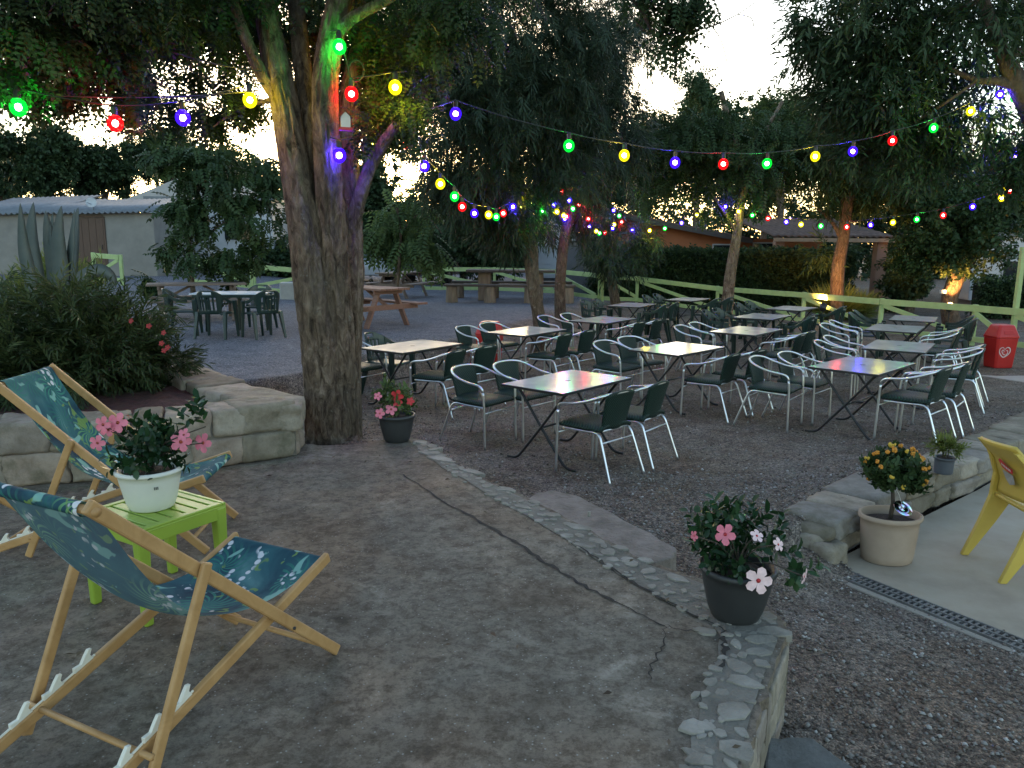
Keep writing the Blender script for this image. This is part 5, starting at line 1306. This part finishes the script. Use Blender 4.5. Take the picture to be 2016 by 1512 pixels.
for i,(lb,u,v,Y,ru,rv,ml,kd) in enumerate(BK):
    c=at(u,v,Y); s=FPX/Y; z0=tzf(c.x,c.y); hw,hh=ru/s,rv/s
    rs=random.Random(i+100); cl=[]
    zt=c.z+hh
    for k in range(6):
        a=rs.uniform(0,6.28); q=rs.uniform(.1,.55)
        cl.append((c.x+hw*q*math.cos(a),c.y+hw*.6*q*math.sin(a),c.z+hh*rs.uniform(-.45,.45),hw*rs.uniform(.4,.6),hw*rs.uniform(.4,.6),hh*rs.uniform(.4,.55),.8))
    zb=max(z0+.5,c.z-hh*.8)
    cl.append((c.x,c.y+.4,(zb+c.z)/2,hw*.7,hw*.6,max(.5,(c.z-zb)*.8),.7))
    near=Y<26
    tree('background_tree',lb,(c.x,c.y,z0),[[(c.x,c.y,z0-.1,.16),(c.x+.1,c.y,(z0+c.z)/2,.13),(c.x,c.y,c.z+hh*.4,.05)],[(c.x,c.y,(z0+c.z)/2,.08),(c.x+hw*.4,c.y,c.z+hh*.1,.03)],[(c.x,c.y,(z0+c.z)/2,.08),(c.x-hw*.4,c.y,c.z,.03)]],M_BARKR,cl,430 if not near else 420,T_FARP if kd=='p' else T_FARB,ml,(.58 if not near else .40),.35,200+i,22,.2,'trees along the back of the site')
# a distant tree belt closing the view under the crowns
rs=np.random.default_rng(5); cl=[]
for x in np.arange(-44,46,3.2):
    yy=47+rs.uniform(-3,5); cl.append((x,yy,1.6+rs.uniform(0,.9),2.9,1.8,1.9+rs.uniform(0,.8),1.0))
o=crown('tree_belt',cl,420,T_broad(8,.9,.5,.34),L_DARK,None,.6,.3,.6,300,22,.22); tag(o,'dark belt of distant trees closing the back of the site','trees',kind='stuff')
# clipped hedge
def hedge(name,a,b,h,th,n,label,seed):
    a=np.array(a);b=np.array(b); L=np.hypot(*(b-a)); u=(b-a)/L; nn=np.array([u[1],-u[0]])
    zc=tzf(*((a+b)/2)); r=empty(name,(*((a+b)/2),zc),0,label,'hedge'); c=(a+b)/2
    rs=np.random.default_rng(seed)
    s=rs.uniform(-L/2,L/2,n); t_=rs.uniform(-th/2,th/2,n); z=rs.uniform(0.05,h,n)
    q=rs.random(n); 
    t_=np.where(q<.62,-th/2*-1*1.0+rs.normal(0,.05,n),t_); z=np.where((q>=.62)&(q<.9),h+rs.normal(0,.05,n),z)
    bump_=fbm(np.stack([s,z,0*s],1),1.1,seed,3)*.16
    P=np.stack([u[0]*s+nn[0]*(t_+bump_),u[1]*s+nn[1]*(t_+bump_),z+bump_*.5],1)
    D=np.stack([nn[0]+0*s,nn[1]+0*s,.3+0*s],1)*.8+rs.normal(0,.6,(n,3))
    scatter('foliage',P,D,rs.uniform(.8,1.2,n),T_broad(7,.20,.10,.055),L_DARK,r,seed=seed)
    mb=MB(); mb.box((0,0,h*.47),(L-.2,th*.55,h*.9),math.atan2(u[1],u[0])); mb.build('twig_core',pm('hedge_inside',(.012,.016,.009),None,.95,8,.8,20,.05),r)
    return r
hedge('hedge',(1.9+.6,25.2),(10.6,24.4),1.72,1.2,9000,'long clipped dark hedge in front of the orange house',301)
hedge('hedge',(13.2,22.0),(24.0,20.0),1.0,1.0,5000,'low dark hedge beyond the fence at the far right',302)
# grass clump lit by the floodlight
p=onz(1652,628,0)
bush('grass_clump',(p.x,p.y+.2,tzf(p.x,p.y)),[(p.x-.1,p.y+.2,.25,.5,.4,.25,1.0),(p.x+.5,p.y+.1,.15,.4,.3,.15,.6)],300,T_grass(8,.55,.02),L_YEL,'bright grassy clump glowing beside the floodlight at the fence','plant',1,-1.2,73,12,.25)
# ---------------------------------------------------------------- buildings
def plaster(name,c,c2,sc=2.0):
    return pm(name,c,c2,.85,sc,.35,70,.004)
M_SHED=plaster('shed_render',(.24,.225,.20),(.185,.172,.153))
M_CORR=pm('corrugated_grey',(.16,.175,.19),(.11,.12,.13),.55,3,.1,60,.002)
M_DOORB=pm('brown_door',(.10,.055,.035),(.07,.038,.024),.65,7,.3,50,.003,stretch=(6,6,.5))
M_WHITE=pm('white_cladding',(.46,.47,.48),(.38,.39,.41),.55,2)
M_TENT=pm('tent_canvas',(.34,.30,.25),(.28,.25,.21),.85,3)
M_DGLASS=pm('dark_window',(.02,.025,.03),(.015,.018,.02),.08,3)
M_ORANGE=plaster('orange_render',(.38,.125,.045),(.31,.10,.038))
M_PILLAR=plaster('pillar_render',(.30,.165,.115),(.24,.135,.09))
M_TILE=pm('clay_tiles',(.105,.068,.054),(.06,.047,.042),.9,2.2,.5,30,.01,c3=(.15,.10,.08),spec=.2)
M_FASC=pm('fascia_wood',(.35,.22,.14),(.26,.16,.10),.7,6)
M_GREYSH=plaster('grey_shed',(.14,.14,.15),(.11,.11,.12))
def corrugated(mb,x0,x1,y0,y1,zf,amp,per,th=.02):
    n=int((x1-x0)/per*6)
    mb.grid(lambda u,v:(x0+(x1-x0)*u,y0+(y1-y0)*v,zf(x0+(x1-x0)*u,y0+(y1-y0)*v)+amp*math.sin(2*PI*(x1-x0)*u/per)),n,1,th); return mb
# white shed
r=empty('shed',(-13.5,25,tzf(-13.5,25)),0,'low pale rendered shed with corrugated roof and brown plank door at left','shed')
zb=r.location.z
mb=MB(); mb.box((-.05,1.5,.98),(4.0,3.0,2.07)); mb.box((-3.4,2.2,.93),(2.75,3.0,2.02)); mb.build('wall',M_SHED,r)
mb=MB(); corrugated(mb,-2.2,2.1,-.25,3.3,lambda x,y:1.99+.17*(y+.25)+.03*max(0,x),.03,.18); mb.build('roof',M_CORR,r,True)
mb=MB(); corrugated(mb,-4.9,-1.6,.45,3.8,lambda x,y:1.90+.22*(y-.45)+.04*(x+4.9),.03,.18); mb.build('roof',M_CORR,r,True)
mb=MB()
for k in range(4): mb.box((-.135+.228*(k-1.5)+.02,-.03,.90),(.222,.05,1.86))
d=mb.build('door',M_DOORB,r,bevel=.008); 
mb=MB(); mb.tube([(.28,-.06,.85),(.28,-.09,.87),(.28,-.09,.97),(.28,-.06,.99)],.012,6); mb.build('handle',M_BLK,d)
mb=MB(); mb.box((-.60,-.02,.92),(.06,.05,1.92)); mb.box((.36,-.02,.92),(.06,.05,1.92)); mb.box((-.12,-.02,1.885),(.90,.05,.07)); mb.build('door_frame',M_DOORB,r)
r=empty('satellite_dish',(-13.62,25.35,zb+2.16),0,'small pale satellite dish on the shed roof','dish')
mb=MB(); mb.lathe([(.002,0),(.12,.012),(.22,.045),(.27,.075),(.272,.082),(.22,.055),(.10,.02),(.002,.01)],24,cap=(False,False)); mb.xf(Matrix.Translation((0,-.1,.16))@Matrix.Scale(.6,4)@Matrix.Rotation(R(75),4,'X')@Matrix.Rotation(R(15),4,'Y')); mb.build('dish',M_WHITE,r,True)
mb=MB(); mb.tube([(0,.0,-.15),(0,0,.2)],.02,8); mb.tube([(0,-.02,.1),(0,-.38,.16)],.01,6); mb.build('mast',M_CORR,r)
# tent with pyramid roof
tc=Vector((-13.1,33.5,tzf(-13.1,33.5)))
r=empty('tent',tuple(tc),0,'beige pyramid-roofed canvas tent behind the low leafy tree','tent')
mb=MB(); h0=3.35-tc.z+.25;hp=5.0-tc.z
w_=2.55
mb.add([(-w_,-2.2,h0),(w_,-2.2,h0),(w_,2.2,h0),(-w_,2.2,h0),(.35,0,hp),(-.35,0,hp)],[(0,1,4,5),(1,2,4),(2,3,5,4),(3,0,5)])
o=mb.build('canopy',M_TENT,r); sm=o.modifiers.new('thick','SOLIDIFY'); sm.thickness=.02
mb=MB()
for a,b in(((-w_,-2.2),(w_,-2.2)),((w_,-2.2),(w_,2.2)),((-w_,2.2),(-w_,-2.2))): mb.bar((a[0],a[1],h0-.14),(b[0],b[1],h0-.14),.015,.30)
mb.build('valance',M_TENT,r)
for sx in(1,-1):
    for sy in(1,-1): MB().tube([(sx*(w_-.05),sy*2.15,0),(sx*(w_-.05),sy*2.15,h0)],.035,8).build('pole',M_WHITE,r,True)
# white caravan / mobile home behind the low tree
def mobile_home(x,y,rz,L,D,H,label,windows,gable=False,name='mobile_home',cat='mobile home'):
    z=tzf(x,y); r=empty(name,(x,y,z),rz,label,cat)
    mb=MB(); mb.box((0,0,.45+H/2-.2),(L,D,H-.1))
    nb_=int((H-.2)/.16)
    for k in range(nb_): mb.box((0,-D/2-.006,.42+.16*k),(L+.005,.012,.13)); mb.box((L/2+.006,0,.42+.16*k),(.012,D,.13)); mb.box((-L/2-.006,0,.42+.16*k),(.012,D,.13))
    mb.build('wall',M_WHITE,r)
    mb=MB(); ov=.12; zr=.25+H-.02
    if gable:
        mb.extr([(-L/2-ov,-D/2-ov,zr),(L/2+ov,-D/2-ov,zr),(L/2+ov,-D/2-ov,zr+.05),(0,-D/2-ov,zr+.62),(-L/2-ov,-D/2-ov,zr+.05)],(0,D+2*ov,0))
    else: mb.box((0,0,zr+.05),(L+2*ov,D+2*ov,.12))
    mb.build('roof',M_CORR,r)
    for wx,wz,ww,wh in windows:
        f=MB().box((wx,-D/2-.03,wz),(ww+.08,.03,wh+.08)).build('window',M_WHITE,r); MB().box((wx,-D/2-.052,wz),(ww,.02,wh)).build('pane',M_DGLASS,f)
    mb=MB(); mb.box((0,0,.15),(L-.2,D-.2,.3)); mb.build('skirting',M_GREYSH,r)
    return r
mobile_home(-11.6,31.0,.05,4.6,2.5,2.45,'white mobile home half hidden behind the low leafy tree',[(-1.2,1.5,.9,.6),(1.0,1.5,1.0,.6)])
mobile_home(1.55,31.5,0,1.75,3.0,2.2,'white clapboard hut with a gable roof behind the thin trunks',[],True,'hut','hut')
z=tzf(2.35,25.6)
r=empty('grey_shed',(2.45,26.6,z),0,'plain dark grey shed with a sloped roof beside the white hut','shed')
mb=MB(); mb.extr([(-.75,-.9,-.1),(1.2,-.9,-.1),(1.2,-.9,1.72),(-.75,-.9,1.72)],(0,1.8,0)); mb.build('wall',M_GREYSH,r)
mb=MB(); mb.extr([(-.88,-1.05,1.73),(1.32,-1.05,1.95),(1.32,-1.05,2.03),(-.88,-1.05,1.81)],(0,2.1,0)); mb.build('roof',M_GREYSH,r)
mb=MB(); mb.box((.3,-.92,.8),(.8,.03,1.55)); mb.build('door',M_GREYSH,r)
mobile_home(16.2,25.5,-.2,2.6,2.2,2.1,'pale mobile home just visible behind the leaning lit trunk',[(0,1.3,.8,.5)])
# orange house with tiled roof and porch
HX,HY=8.0,30.5
hz=tzf(HX,HY)
r=empty('orange_house',(HX,HY,hz),0,'low orange house with a clay tile roof and a pillared porch','house')
def roofpl(mb,p00,p10,p01,nu,nv,bump_=.05,th=.05):
    """tiled plane: p00 eave start, p10 eave end, p01 up-slope; rolls run up the slope"""
    p00,p10,p01=Vector(p00),Vector(p10),Vector(p01); n=(p10-p00).cross(p01-p00).normalized(); n=n if n.z>0 else -n
    mb.grid(lambda u,v:p00+(p10-p00)*u+(p01-p00)*v+n*(bump_*abs(math.sin(PI*nu*u))+.02*((v*nv)%1<.5)),nu*6,nv*2,th); return mb
mb=MB(); mb.box((-1.35,2.5,1.05),(4.4,5.0,2.3)); mb.extr([(-3.55,0,2.2),(.85,0,2.2),(-3.55,0,3.0)],(0,5,0)); mb.box((2.6,2.5,1.1),(3.5,4.2,2.3)); mb.build('wall',M_ORANGE,r)
mb=MB(); roofpl(mb,(1.35,-.45,2.22),(1.35,5.3,2.22),(-3.6,-.45,3.12),24,9); roofpl(mb,(-8.2,5.3,2.3),(-8.2,-.45,2.3),(-3.6,5.3,3.12),24,9); mb.build('roof',M_TILE,r,True)
mb=MB(); mb.bar((1.3,-.42,2.14),(-3.6,-.42,3.03),.05,.16); mb.bar((-3.6,-.42,3.03),(-8.1,-.42,2.24),.05,.16); mb.build('bargeboard',M_DKPL,r)
mb=MB(); roofpl(mb,(.7,-4.75,2.28),(4.75,-4.75,2.28),(.7,.3,3.0),18,9); mb.build('porch_roof',M_TILE,r,True)
mb=MB(); mb.box((2.72,-4.72,2.19),(4.1,.06,.12)); mb.box((4.68,-2.3,2.19),(.06,4.8,.12)); mb.build('fascia',M_FASC,r)
MB().box((4.38,-4.4,1.02),(.34,.34,2.28)).build('pillar',M_PILLAR,r,bevel=.01)
MB().box((.95,-4.4,1.02),(.3,.3,2.28)).build('pillar',M_PILLAR,r,bevel=.01)
f=MB().box((2.05,.33,1.75),(1.0,.06,.75)).build('window',M_WHITE,r); MB().box((2.05,.29,1.75),(.9,.03,.65)).build('pane',M_DGLASS,f)
f=MB().box((.3,-.03,1.75),(.9,.06,.6)).build('window',M_WHITE,r); MB().box((.3,-.07,1.75),(.8,.03,.5)).build('pane',M_DGLASS,f)
# ---------------------------------------------------------------- parked cars in the dark behind the left fence
M_CARP=pm('car_paint_grey',(.06,.065,.075),(.05,.055,.065),.2,3); M_CARW=pm('car_paint_pale',(.35,.36,.38),(.30,.31,.33),.25,3)
M_GLASSC=pm('car_glass',(.30,.36,.42),(.22,.27,.32),.05,2,metal=.6); M_TYRE=pm('tyre',(.02,.02,.02),None,.85)
def car(x,y,rz,mat,label):
    z=tzf(x,y); r=empty('parked_car',(x,y,z),rz,label,'car')
    prof=[(-2.0,.35),(-2.02,.75),(-1.85,.92),(-.95,1.0),(-.35,1.42),(.95,1.45),(1.65,1.02),(1.98,.92),(2.02,.5),(1.95,.33)]
    mb=MB(); mb.extr([(a,-.82,b) for a,b in prof],(0,1.64,0)); mb.build('body',mat,r,bevel=.06)
    mb=MB(); mb.add([(-.93,-.72,1.02),(-.93,.72,1.02),(-.40,.62,1.405),(-.40,-.62,1.405)],[(0,1,2,3)]); mb.xf(Matrix.Translation((-.03,0,.03))); mb.build('windscreen',M_GLASSC,r)
    for s in(1,-1):
        mb=MB(); mb.add([(-.75,s*.835,1.04),(1.35,s*.835,1.06),(.9,s*.835,1.37),(-.32,s*.835,1.36)],[(0,1,2,3)]); mb.build('side_window',M_DGLASS,r)
        for q in(-1.25,1.25):
            w_=MB().tube([(q,s*.66,.31),(q,s*.86,.31)],.31,20).build('wheel',M_TYRE,r,True); MB().tube([(q,s*.855,.31),(q,s*.87,.31)],.19,16).build('rim',M_CORR,w_,True)
        MB().sphere((-1.95,s*.62,.72),.11,10,6,(.5,1.4,.8)).build('headlight',M_GLASSC,r,True)
car(-5.7,31.5,1.75,M_CARW,'pale parked car nearest the big trunk beyond the fence')
car(-3.1,32.0,1.35,M_CARP,'dark parked car right of the young tree beyond the fence')
# ---------------------------------------------------------------- festoon lights
BC={'R':(1.0,.008,.012),'G':(.004,1.0,.06),'B':(.045,.008,1.0),'Y':(1.0,.80,.01)}
CORE={'R':(1.0,.10,.09),'G':(.12,1.0,.22),'B':(.20,.12,1.0),'Y':(1.0,.80,.12)}
PW_={'R':1.0,'G':.8,'B':1.3,'Y':1.0}
M_BULB={};M_CORE={}
GLOW=.75; CORES=220.0
for k in BC:
    t=NT('bulb_globe_'+{'R':'red','G':'green','B':'blue','Y':'yellow'}[k])
    em=t.n('ShaderNodeEmission'); em.inputs['Color'].default_value=(*BC[k],1); em.inputs['Strength'].default_value=GLOW*PW_[k]
    tr=t.n('ShaderNodeBsdfTransparent'); tr.inputs['Color'].default_value=(*[min(1,.25+c) for c in BC[k]],1)
    mx=t.n('ShaderNodeMixShader'); mx.inputs[0].default_value=.45; t.l(tr.outputs[0],mx.inputs[1]); t.l(em.outputs[0],mx.inputs[2]); t.l(mx.outputs[0],t.out.inputs[0])
    t.m.cycles.emission_sampling='NONE'; M_BULB[k]=t.m
    t=NT('bulb_core_'+{'R':'red','G':'green','B':'blue','Y':'yellow'}[k])
    em=t.n('ShaderNodeEmission'); em.inputs['Color'].default_value=(*CORE[k],1); em.inputs['Strength'].default_value=CORES*PW_[k]; t.l(em.outputs[0],t.out.inputs[0]); M_CORE[k]=t.m
M_SOCK=pm('black_socket',(.02,.02,.02),None,.5); M_CABLE=pm('black_cable',(.018,.018,.02),None,.55)
BR=.054
def ball_mesh(name,r,nu,nv,mat,sc=(1,1,1)):
    o=MB().sphere((0,0,0),r,nu,nv,sc); me=bpy.data.meshes.new(name); me.from_pydata([tuple(q) for q in o.v],[],o.f); me.polygons.foreach_set('use_smooth',np.ones(len(me.polygons),dtype=bool)); me.materials.append(mat); return me
ME_B={k:ball_mesh('bulb_'+k,BR,16,10,M_BULB[k],(1,1,1.12)) for k in BC}; ME_C={k:ball_mesh('core_'+k,BR*.46,6,4,M_CORE[k]) for k in BC}
mbs=MB().lathe([(.019,BR*1.0),(.021,BR*1.25),(.021,BR*2.0),(.012,BR*2.2)],10,cap=(True,True)); ME_S=bpy.data.meshes.new('socket'); ME_S.from_pydata([tuple(q) for q in mbs.v],[],mbs.f); ME_S.materials.append(M_SOCK)
def festoon(name_label,bulbs,ends=(None,None),sag=.02):
    p0=at(*bulbs[0][:3]); r=empty('festoon_lights',tuple(p0),0,name_label,'string lights','strings of coloured festoon bulbs')
    top=[]
    for (u,v,Y,k) in bulbs:
        p=at(u,v,Y)-p0
        for nm,me,par in(('bulb',ME_B[k],None),('core',ME_C[k],1),('socket',ME_S,1)):
            o=bpy.data.objects.new(nm,me); COL.objects.link(o)
            if par is None: link_child(o,r); o.location=p; b=o
            else: link_child(o,b)
        top.append(p+Vector((0,0,BR*2.25)))
    pts=[]
    if ends[0]: pts.append(at(*ends[0])-p0)
    pts+=top
    if ends[1]: pts.append(at(*ends[1])-p0)
    full=[]
    for a,b in zip(pts[:-1],pts[1:]):
        L=(b-a).length
        for q in range(6):
            f_=q/6; full.append(a.lerp(b,f_)-Vector((0,0,sag*L*4*f_*(1-f_))))
    full.append(pts[-1]); MB().tube(full,.0055,6).build('cable',M_CABLE,r,True)
    return r
def lin(Y0,Y1,lst):
    n=len(lst)-1; return [(u,v,Y0+(Y1-Y0)*i/max(n,1),k) for i,(u,v,k) in enumerate(lst)]
festoon('string lights at the top left ending at the yellow bulb on the big trunk',lin(5.3,6.25,[(36,211,'G'),(227,243,'R'),(360,232,'B'),(492,197,'Y')]),((-120,180,5.0),(520,165,6.35)))
festoon('short string of green, red and yellow bulbs high between the trunk stems',lin(6.25,6.5,[(668,92,'G'),(692,185,'R'),(778,172,'Y')]),((650,60,6.3),(800,140,6.6)))
festoon('string lights from the cut limb of the big trunk to the first shaggy tree',lin(6.3,13.6,[(668,306,'B'),(738,285,'Y'),(798,281,'R'),(835,327,'B'),(867,362,'Y'),(895,387,'G'),(910,407,'R'),(934,420,'B'),(962,423,'Y'),(977,427,'G'),(991,420,'R'),(1010,407,'B'),(1023,408,'Y')]),((650,270,6.3),(1032,398,13.9)))
festoon('long string of large bulbs sweeping across the middle to the top right',lin(7.4,11.2,[(897,224,'B'),(1120,287,'G'),(1229,306,'Y'),(1329,320,'B'),(1424,323,'R'),(1510,322,'G'),(1605,308,'Y'),(1679,298,'B'),(1757,277,'R'),(1838,252,'G'),(1911,219,'Y'),(1969,186,'B'),(1997,193,'G')]),((790,225,6.8),(2030,180,11.4)))
festoon('string lights along the porch roof to the cluster at the right edge',lin(19.3,11.6,[(1454,416,'Y'),(1481,424,'G'),(1512,430,'R'),(1548,437,'B'),(1577,442,'Y'),(1616,445,'G'),(1667,447,'R'),(1714,443,'B'),(1758,438,'Y'),(1805,432,'G'),(1857,424,'R'),(1915,407,'B'),(1972,390,'Y'),(1983,368,'Y'),(1988,374,'R'),(1997,352,'G'),(1997,309,'B')]),((1452,405,19.45),(2030,240,11.5)))
festoon('string lights before the tiled roof between the two slim trees',lin(19.4,21.0,[(1428,407,'B'),(1372,423,'Y'),(1342,439,'B'),(1309,450,'G'),(1279,454,'Y'),(1245,453,'B')]),((1450,400,19.5),(1222,430,21.2)))
festoon('small bunched string lights between the second shaggy tree and the small one',lin(17.2,20.9,[(1140,403,'R'),(1158,431,'R'),(1160,446,'B'),(1174,455,'Y'),(1180,459,'G'),(1191,458,'R'),(1206,450,'B'),(1209,442,'Y'),(1219,425,'G'),(1208,414,'B'),(1224,437,'R')]),((1122,400,17.3),(1225,425,21.2)))
festoon('bunched string lights between the two shaggy trees',lin(13.9,17.1,[(1068,416,'G'),(1096,417,'Y'),(1091,403,'B'),(1105,378,'R'),(1121,395,'B'),(1128,411,'G'),(1110,424,'Y'),(1115,426,'R'),(1112,431,'B')]),((1040,395,13.9),(1122,405,17.3)))
# bare cables of the string leaving to the upper left
mb=MB()
def cab(mb,a,b,sg):
    a=at(*a);b=at(*b); pts=[a.lerp(b,i/14)-Vector((0,0,sg*4*(i/14)*(1-i/14))) for i in range(15)]; mb.tube(pts,.006,6)
cab(mb,(-120,170,5.2),(508,178,6.35),.06); o=mb.build('cable',M_CABLE,None,True); tag(o,'black cable running level from the left edge to the big trunk','cable')
mb=MB(); cab(mb,(340,102,6.0),(515,140,6.4),.02); cab(mb,(470,128,6.3),(505,170,6.35),.0); o=mb.build('cable',M_CABLE,None,True); tag(o,'short black cable sloping through the sky gap to the trunk','cable')
mb=MB(); c=at(700,138,6.55)
for k in range(4): mb.tube([c+Vector((.062*math.cos(a)+.004*k,.02*math.sin(a)-.01*k,.085*math.sin(a)-.004*k)) for a in np.linspace(0,2*PI,25)],.006,6)
o=mb.build('cable_coil',M_CABLE,None,True); tag(o,'coil of black cable hung between the stems of the big tree','cable')
# little hanging house lantern
p=at(680,238,6.2); r=empty('bird_house',tuple(p),.3,'tiny pale bird house with a red base hanging by the trunk','bird house')
mb=MB(); mb.extr([(-.035,-.03,-.05),(.035,-.03,-.05),(.035,-.03,.03),(0,-.03,.065),(-.035,-.03,.03)],(0,.06,0)); mb.build('box',M_WHT,r)
MB().box((0,0,-.062),(.10,.075,.022)).build('base',M_RED,r)
mb=MB(); mb.bar((-.052,0,.016),(0.003,0,.074),.08,.008,up=(0,1,0)) if False else mb.add([(-.05,-.042,.02),(0,-.042,.072),(.05,-.042,.02),(-.05,.042,.02),(0,.042,.072),(.05,.042,.02)],[(0,1,4,3),(1,2,5,4)]); mb.build('roof',M_BLK,r)
mb=MB(); mb.tube([(0,0,.07),(0,.01,.25)],.002,5); mb.build('string',M_CABLE,r)
# ---------------------------------------------------------------- floodlights at the trees
def lamp_mat(name,c,s):
    t=NT(name); em=t.n('ShaderNodeEmission'); em.inputs['Color'].default_value=(*c,1); em.inputs['Strength'].default_value=s; t.l(em.outputs[0],t.out.inputs[0]); t.m.cycles.emission_sampling='NONE'; return t.m
M_LENS=lamp_mat('lit_lens',(1,.60,.22),9.0)
def flood(p,target,label,power,ang=70):
    p=Vector(p); r=empty('floodlight',tuple(p),0,label,'floodlight','garden floodlights')
    d=(Vector(target)-p).normalized(); q=d.to_track_quat('Z','Y').to_matrix().to_4x4()
    mb=MB(); mb.lathe([(.05,-.14),(.075,-.12),(.085,.0),(.09,.02),(.082,.02),(.075,.0)],18,cap=(True,False)); mb.xf(q); mb.build('housing',M_BLK,r,True)
    mb=MB(); mb.lathe([(.076,.0),(.074,.03),(.055,.058),(.025,.074),(.002,.078)],18,cap=(False,False)); mb.xf(q); mb.build('lens',M_LENS,r,True)
    mb=MB(); z0=tzf(p.x,p.y)-p.z; mb.tube([(0,.0,z0),(0,0,-.06)],.014,8); mb.build('stake',M_BLK,r)
    l=bpy.data.lights.new('flood_lamp','SPOT'); l.energy=power; l.spot_size=R(ang); l.spot_blend=.6; l.color=(1,.46,.13); l.shadow_soft_size=.06
    lo=bpy.data.objects.new('flood_lamp',l); COL.objects.link(lo); link_child(lo,r); lo.matrix_local=Matrix.Translation(d*.10)@(-d).to_track_quat('Z','Y').to_matrix().to_4x4()
    return r
FP=230.0
flood(at(1621,603,18.6),at(1655,490,20.6),'lit floodlight glowing behind the fence at the narrow-leaved tree',FP,85)
flood(at(1870,602,18.5),at(1890,500,19.0),'lit floodlight on the ground below the leaning round-headed tree',FP*.5,80)
p=at(1856,574,18.75); o=MB().box((0,0,0),(.16,.05,.09),.2).build('sign_box',M_WHITE,None,bevel=.006); o.location=p; tag(o,'small white box fixed to the lit leaning trunk','box')
# ---------------------------------------------------------------- loose gravel and fallen leaves
rs=np.random.default_rng(77)
def stones(n,x0,x1,y0,y1,s0,s1,seed):
    rs=np.random.default_rng(seed); x=rs.uniform(x0,x1,n); y=y0+(y1-y0)*rs.random(n)**1.3
    ok=~inpoly(x,y,TER)&~inpoly(x,y,PATIO); x=x[ok];y=y[ok]; n=len(x)
    o8=np.array([[1,0,0],[0,1,0],[-1,0,0],[0,-1,0],[.2,.1,.75],[-.1,-.2,-.6]],float)
    f8=np.array([[0,1,4],[1,2,4],[2,3,4],[3,0,4],[1,0,5],[2,1,5],[3,2,5],[0,3,5]])
    s=s0+(s1-s0)*rs.random(n)**2.2
    J=o8[None]*rs.uniform(.6,1.3,(n,6,3))*s[:,None,None]
    a=rs.uniform(0,2*PI,n); c,s_=np.cos(a),np.sin(a)
    V=np.stack([J[:,:,0]*c[:,None]-J[:,:,1]*s_[:,None],J[:,:,0]*s_[:,None]+J[:,:,1]*c[:,None],J[:,:,2]],2)
    PP=np.stack([x,y,0*x],1); zz=tz(x,y)+fbm(PP,.9,3,5)*.02+fbm(PP,5,9,3)*.007
    V+=np.stack([x,y,zz+s*.25],1)[:,None,:]
    F=(f8[None]+(np.arange(n)*6)[:,None,None]).reshape(-1,3); return V.reshape(-1,3),F,np.repeat(rs.random(n),6)
Va,Fa,Aa=stones(20000,.4,4.2,1.6,6.5,.005,.016,1); Vb,Fb,Ab=stones(18000,-2.4,6.5,5.0,13,.005,.017,2)
t=NT('loose_stone'); a=t.n('ShaderNodeAttribute'); a.attribute_name='rnd'
col=t.ramp(a.outputs['Fac'],[(0,(.075,.058,.046)),(.35,(.16,.13,.108)),(.65,(.20,.178,.155)),(.92,(.27,.25,.225)),(1,(.45,.43,.40))]); t.bsdf(col,.85,0,None,.3)
o=mesh_np('loose_gravel',np.concatenate([Va,Vb]),np.concatenate([Fa,Fb+len(Va)]),t.m,attr={'rnd':np.concatenate([Aa,Ab])}); tag(o,'loose gravel chips scattered over the dining ground','gravel',kind='stuff')
n=900; x=rs.uniform(-2.2,7,n); y=rs.uniform(4.8,13,n); x[:70]=rs.uniform(-2,.9,70); y[:70]=rs.uniform(2.2,5.9,70); zt_=np.where(inpoly(x,y,TER),.41,tz(x,y)+.012); ok=~inpoly(x,y,PATIO); x=x[ok];y=y[ok];zt_=zt_[ok];n=len(x)
M_LITTER=leafmat('leaf_litter',(.06,.04,.025),(.11,.075,.045),(.17,.125,.08),.2)
o=scatter('leaf_litter',np.stack([x,y,zt_],1),np.stack([rs.normal(size=n),rs.normal(size=n),.05+0*x],1),rs.uniform(.5,1.0,n),tpl([((0,0,0),(1,0,.1),.05,.02,(0,0,1))]),M_LITTER); tag(o,'dry leaves scattered over the gravel','leaves',kind='stuff')
